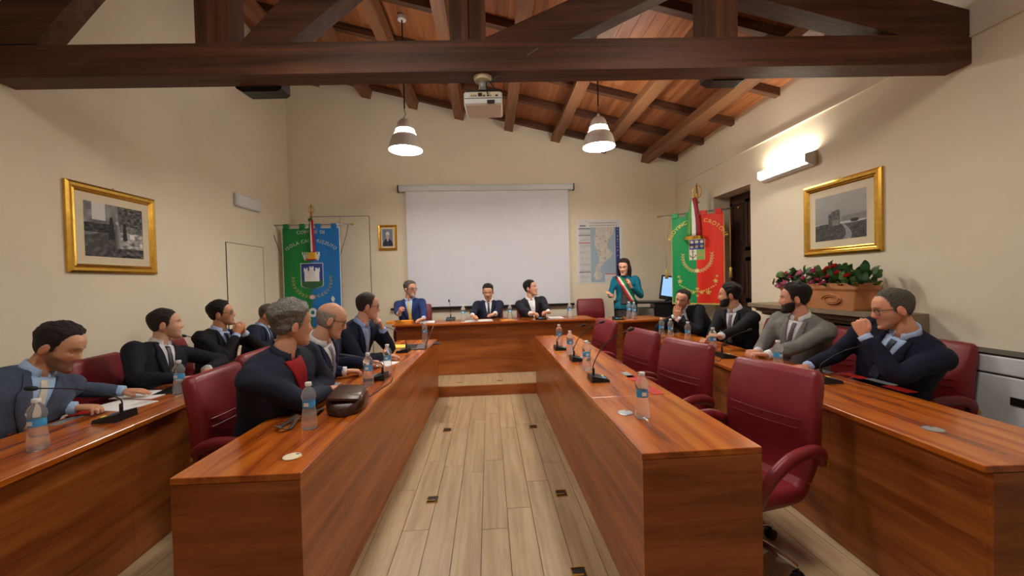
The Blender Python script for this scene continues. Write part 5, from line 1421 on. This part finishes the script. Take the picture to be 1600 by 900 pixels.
# ================================================================== LAMPS AND FIXED EQUIPMENT
def pendant(x, y, zr, label, em='lamp'):
    """bell pendant: zr = height of the rim"""
    zc = zroof(x)+.09
    t = empty('pendant_lamp', (x, y, zr), 0, label, 'lamp', 'bell pendant lamps')
    def shell(prof, name, mat):
        pr = prof+[(r-.004, z) for r, z in reversed(prof)]; MB().loft([[V((r*math.cos(2*PI*k/28), r*math.sin(2*PI*k/28), z)) for k in range(28)] for r, z in pr], closed=True).build(name, mat, t, True, 40)
    shell([(.205, 0), (.198, .03), (.185, .09), (.165, .145), (.135, .185)], 'shade', M['alu'])
    MB().lathe([(.133, .187), (.118, .215), (.112, .245)], 28, cap=False).build('glass_ring', M[em], t, True)
    shell([(.112, .247), (.105, .28), (.09, .33), (.06, .365), (.02, .378)], 'housing', M['alu'])
    MB().lathe([(.186, .035), (.150, .05), (.02, .055)], 28).build('diffuser', M[em], t, True)
    MB().lathe([(.02, .378), (.02, .40), (.01, .42)], 12).build('cable_grip', M['alu'], t, True)
    MB().tube([(0, 0, .415), (.012, 0, .45), (-.006, 0, .49), (0, 0, .52)], .004, 6).build('hook_wire', M['black'], t)
    MB().tube([(0, 0, .51), (0, 0, zc-zr-.04)], .009, 8).build('rod', M['black'], t)
    MB().lathe([(.05, zc-zr-.045), (.055, zc-zr-.02), (.055, zc-zr)], 16).build('canopy', M['white'], t, True, 40)
pendant(-.975, 4.85, 3.12, 'bell pendant lamp hanging left of the projector')
pendant(1.43, 4.85, 3.15, 'bell pendant lamp hanging right of the projector')
pendant(-.975, 1.35, 3.5, 'bell pendant lamp over the camera side, left', 'lamp_near')
pendant(1.43, 1.35, 3.35, 'bell pendant lamp over the camera side, right', 'lamp_near')
# fluorescent wall lamp, right wall
wl = empty('wall_lamp', (XR, 4.3, 2.72), 0, 'lit fluorescent wall lamp with slanted white housing', 'wall lamp')
MB().prism([(-.002, -.36, -.07), (-.03, -.36, -.085), (-.085, -.36, -.062), (-.085, -.36, -.052), (-.03, -.36, -.05), (-.002, -.36, -.05)], (0, .72, 0)).build('tray', M['mattwhite'], wl)
MB().box(-.03, -.002, -.36, .36, -.05, .06).build('back_plate', M['mattwhite'], wl)
for y in (-.375, .36): MB().prism([(-.002, y, -.075), (-.03, y, -.088), (-.13, y, -.04), (-.13, y, .04), (-.002, y, .08)], (0, .015, 0)).build('end_cap', M['mattwhite'], wl)
MB().tube([(-.085, -.355, .012), (-.085, .355, .012)], .036, 14).build('tube', M['tube'], wl, True)
# emergency light on the left wall
em = empty('emergency_light', (XL, 5.79, 2.70), 0, 'small unlit emergency light box on the left wall', 'emergency light')
MB().box(.0, .05, -.28, .28, -.09, .09, .012).build('housing', M['mattwhite'], em)
MB().box(.05, .054, -.255, .255, -.07, .07).build('cover', M['white'], em)
# loudspeakers under the tie beam
for i, (px, py, wd) in enumerate(((412, 149, .17), (1130, 132, .15))):
    q = A+tn*(TH+.07); d = ray(px, py); p = CAMP+d*((q-CAMP).dot(tn)/d.dot(tn)); zl = p.z; zb = tz(p.x, 1)
    sp = empty('loudspeaker', (p.x, p.y, zl), math.atan2(tdir.y, tdir.x), ['black slim loudspeaker behind the tie beam, left', 'black slim loudspeaker behind the tie beam, right'][i], 'loudspeaker', 'loudspeakers behind the beam')
    MB().prism([(-wd, -.06, .16), (wd, -.06, .16), (wd, -.06, .02), (wd-.03, -.06, .0), (-wd+.05, -.06, .0), (-wd, -.06, .03)], (0, .12, 0)).build('case', M['black'], sp)
    MB().box(-wd+.05, wd-.04, -.063, -.06, .02, .14).build('grille', M['darkrub'], sp)
# projector
pc = onT(753, 122)+tn*.09; zb = tz(pc.x, 1)
pj = empty('projector', (pc.x, pc.y, zb), rad(-3), 'white ceiling projector on a pole under the tie beam', 'projector')
MB().lathe([(.066, -.001), (.066, -.008), (.058, -.03), (.03, -.038)], 24).build('ceiling_plate', M['ivory'], pj, True, 40)
MB().lathe([(.03, -.036), (.027, -.09)], 16).build('pole', M['plate'], pj, True)
MB().box(-.12, .13, .0, .22, -.108, -.088, .003).build('bracket', M['black'], pj)
bd = MB().box(-.14, .14, -.02, .22, -.205, -.108, .012).build('body', M['white'], pj)
MB().box(-.138, .138, -.0225, -.0195, -.160, -.157).build('seam', M['black'], bd)
MB().box(-.10, .115, -.0225, -.019, -.150, -.114).build('port_panel', M['ivory'], bd)
for k, (x, w_) in enumerate(((-.085, .008), (-.07, .008), (-.055, .008), (-.035, .03), (0, .016), (.03, .016), (.055, .006), (.09, .018))): MB().box(x, x+w_, -.0235, -.022, -.146+(.0 if w_ < .02 else .0), -.136 if w_ < .02 else -.12).build('port', M['black'], bd)
MB().box(.03, .085, -.0235, -.019, -.198, -.172).build('vent', M['darkrub'], bd)
MB().lathe([(.03, 0), (.03, .012), (.022, .014)], 16).xf(Matrix.Translation((.06, .22, -.16)) @ Matrix.Rotation(-HP, 4, 'X')).build('lens', M['black'], bd, True)
for pts in (((.035, -.024, -.13), (.03, -.05, -.11), (.03, -.03, -.05), (.06, .0, -.03)), ((.1, .05, -.09), (.075, .02, -.06), (.05, .0, -.03))): MB().tube(bez(pts, 5), .004, 6).build('lead', M['cardb'], pj, True)
e = onT(842, 78)-pc-V((0, 0, 0)); e.z = onT(842, 78).z-zb
MB().tube([V((.05, 0, -.03)), V((e.x, e.y-.004, e.z))], .0018, 5).build('stay_wire', M['plate'], pj)
# projection screen
scn = empty('projection_screen', (0, YB, 0), 0, 'large white projection screen hanging on the back wall', 'screen')
sl, sr_ = onY(632, 300, YB-.06), onY(887, 298, YB-.06); bl = onY(640, 484, YB-.06)
MB().box(sl.x+.02, sr_.x-.0, -.062, -.060, 1.06, 3.11).build('fabric', M['screen'], scn)
MB().box(sl.x-.10, sr_.x+.10, -.1, -.012, 3.10, 3.205, .012).build('case', M['mattwhite'], scn)
for x in (sl.x-.115, sr_.x+.10): MB().box(x, x+.015, -.105, -.002, 3.095, 3.21).build('end_cap', M['black'], scn)
MB().box(sl.x-.3, sr_.x+.08, -.075, -.045, 1.02, 1.062, .006).build('bottom_bar', M['black'], scn)
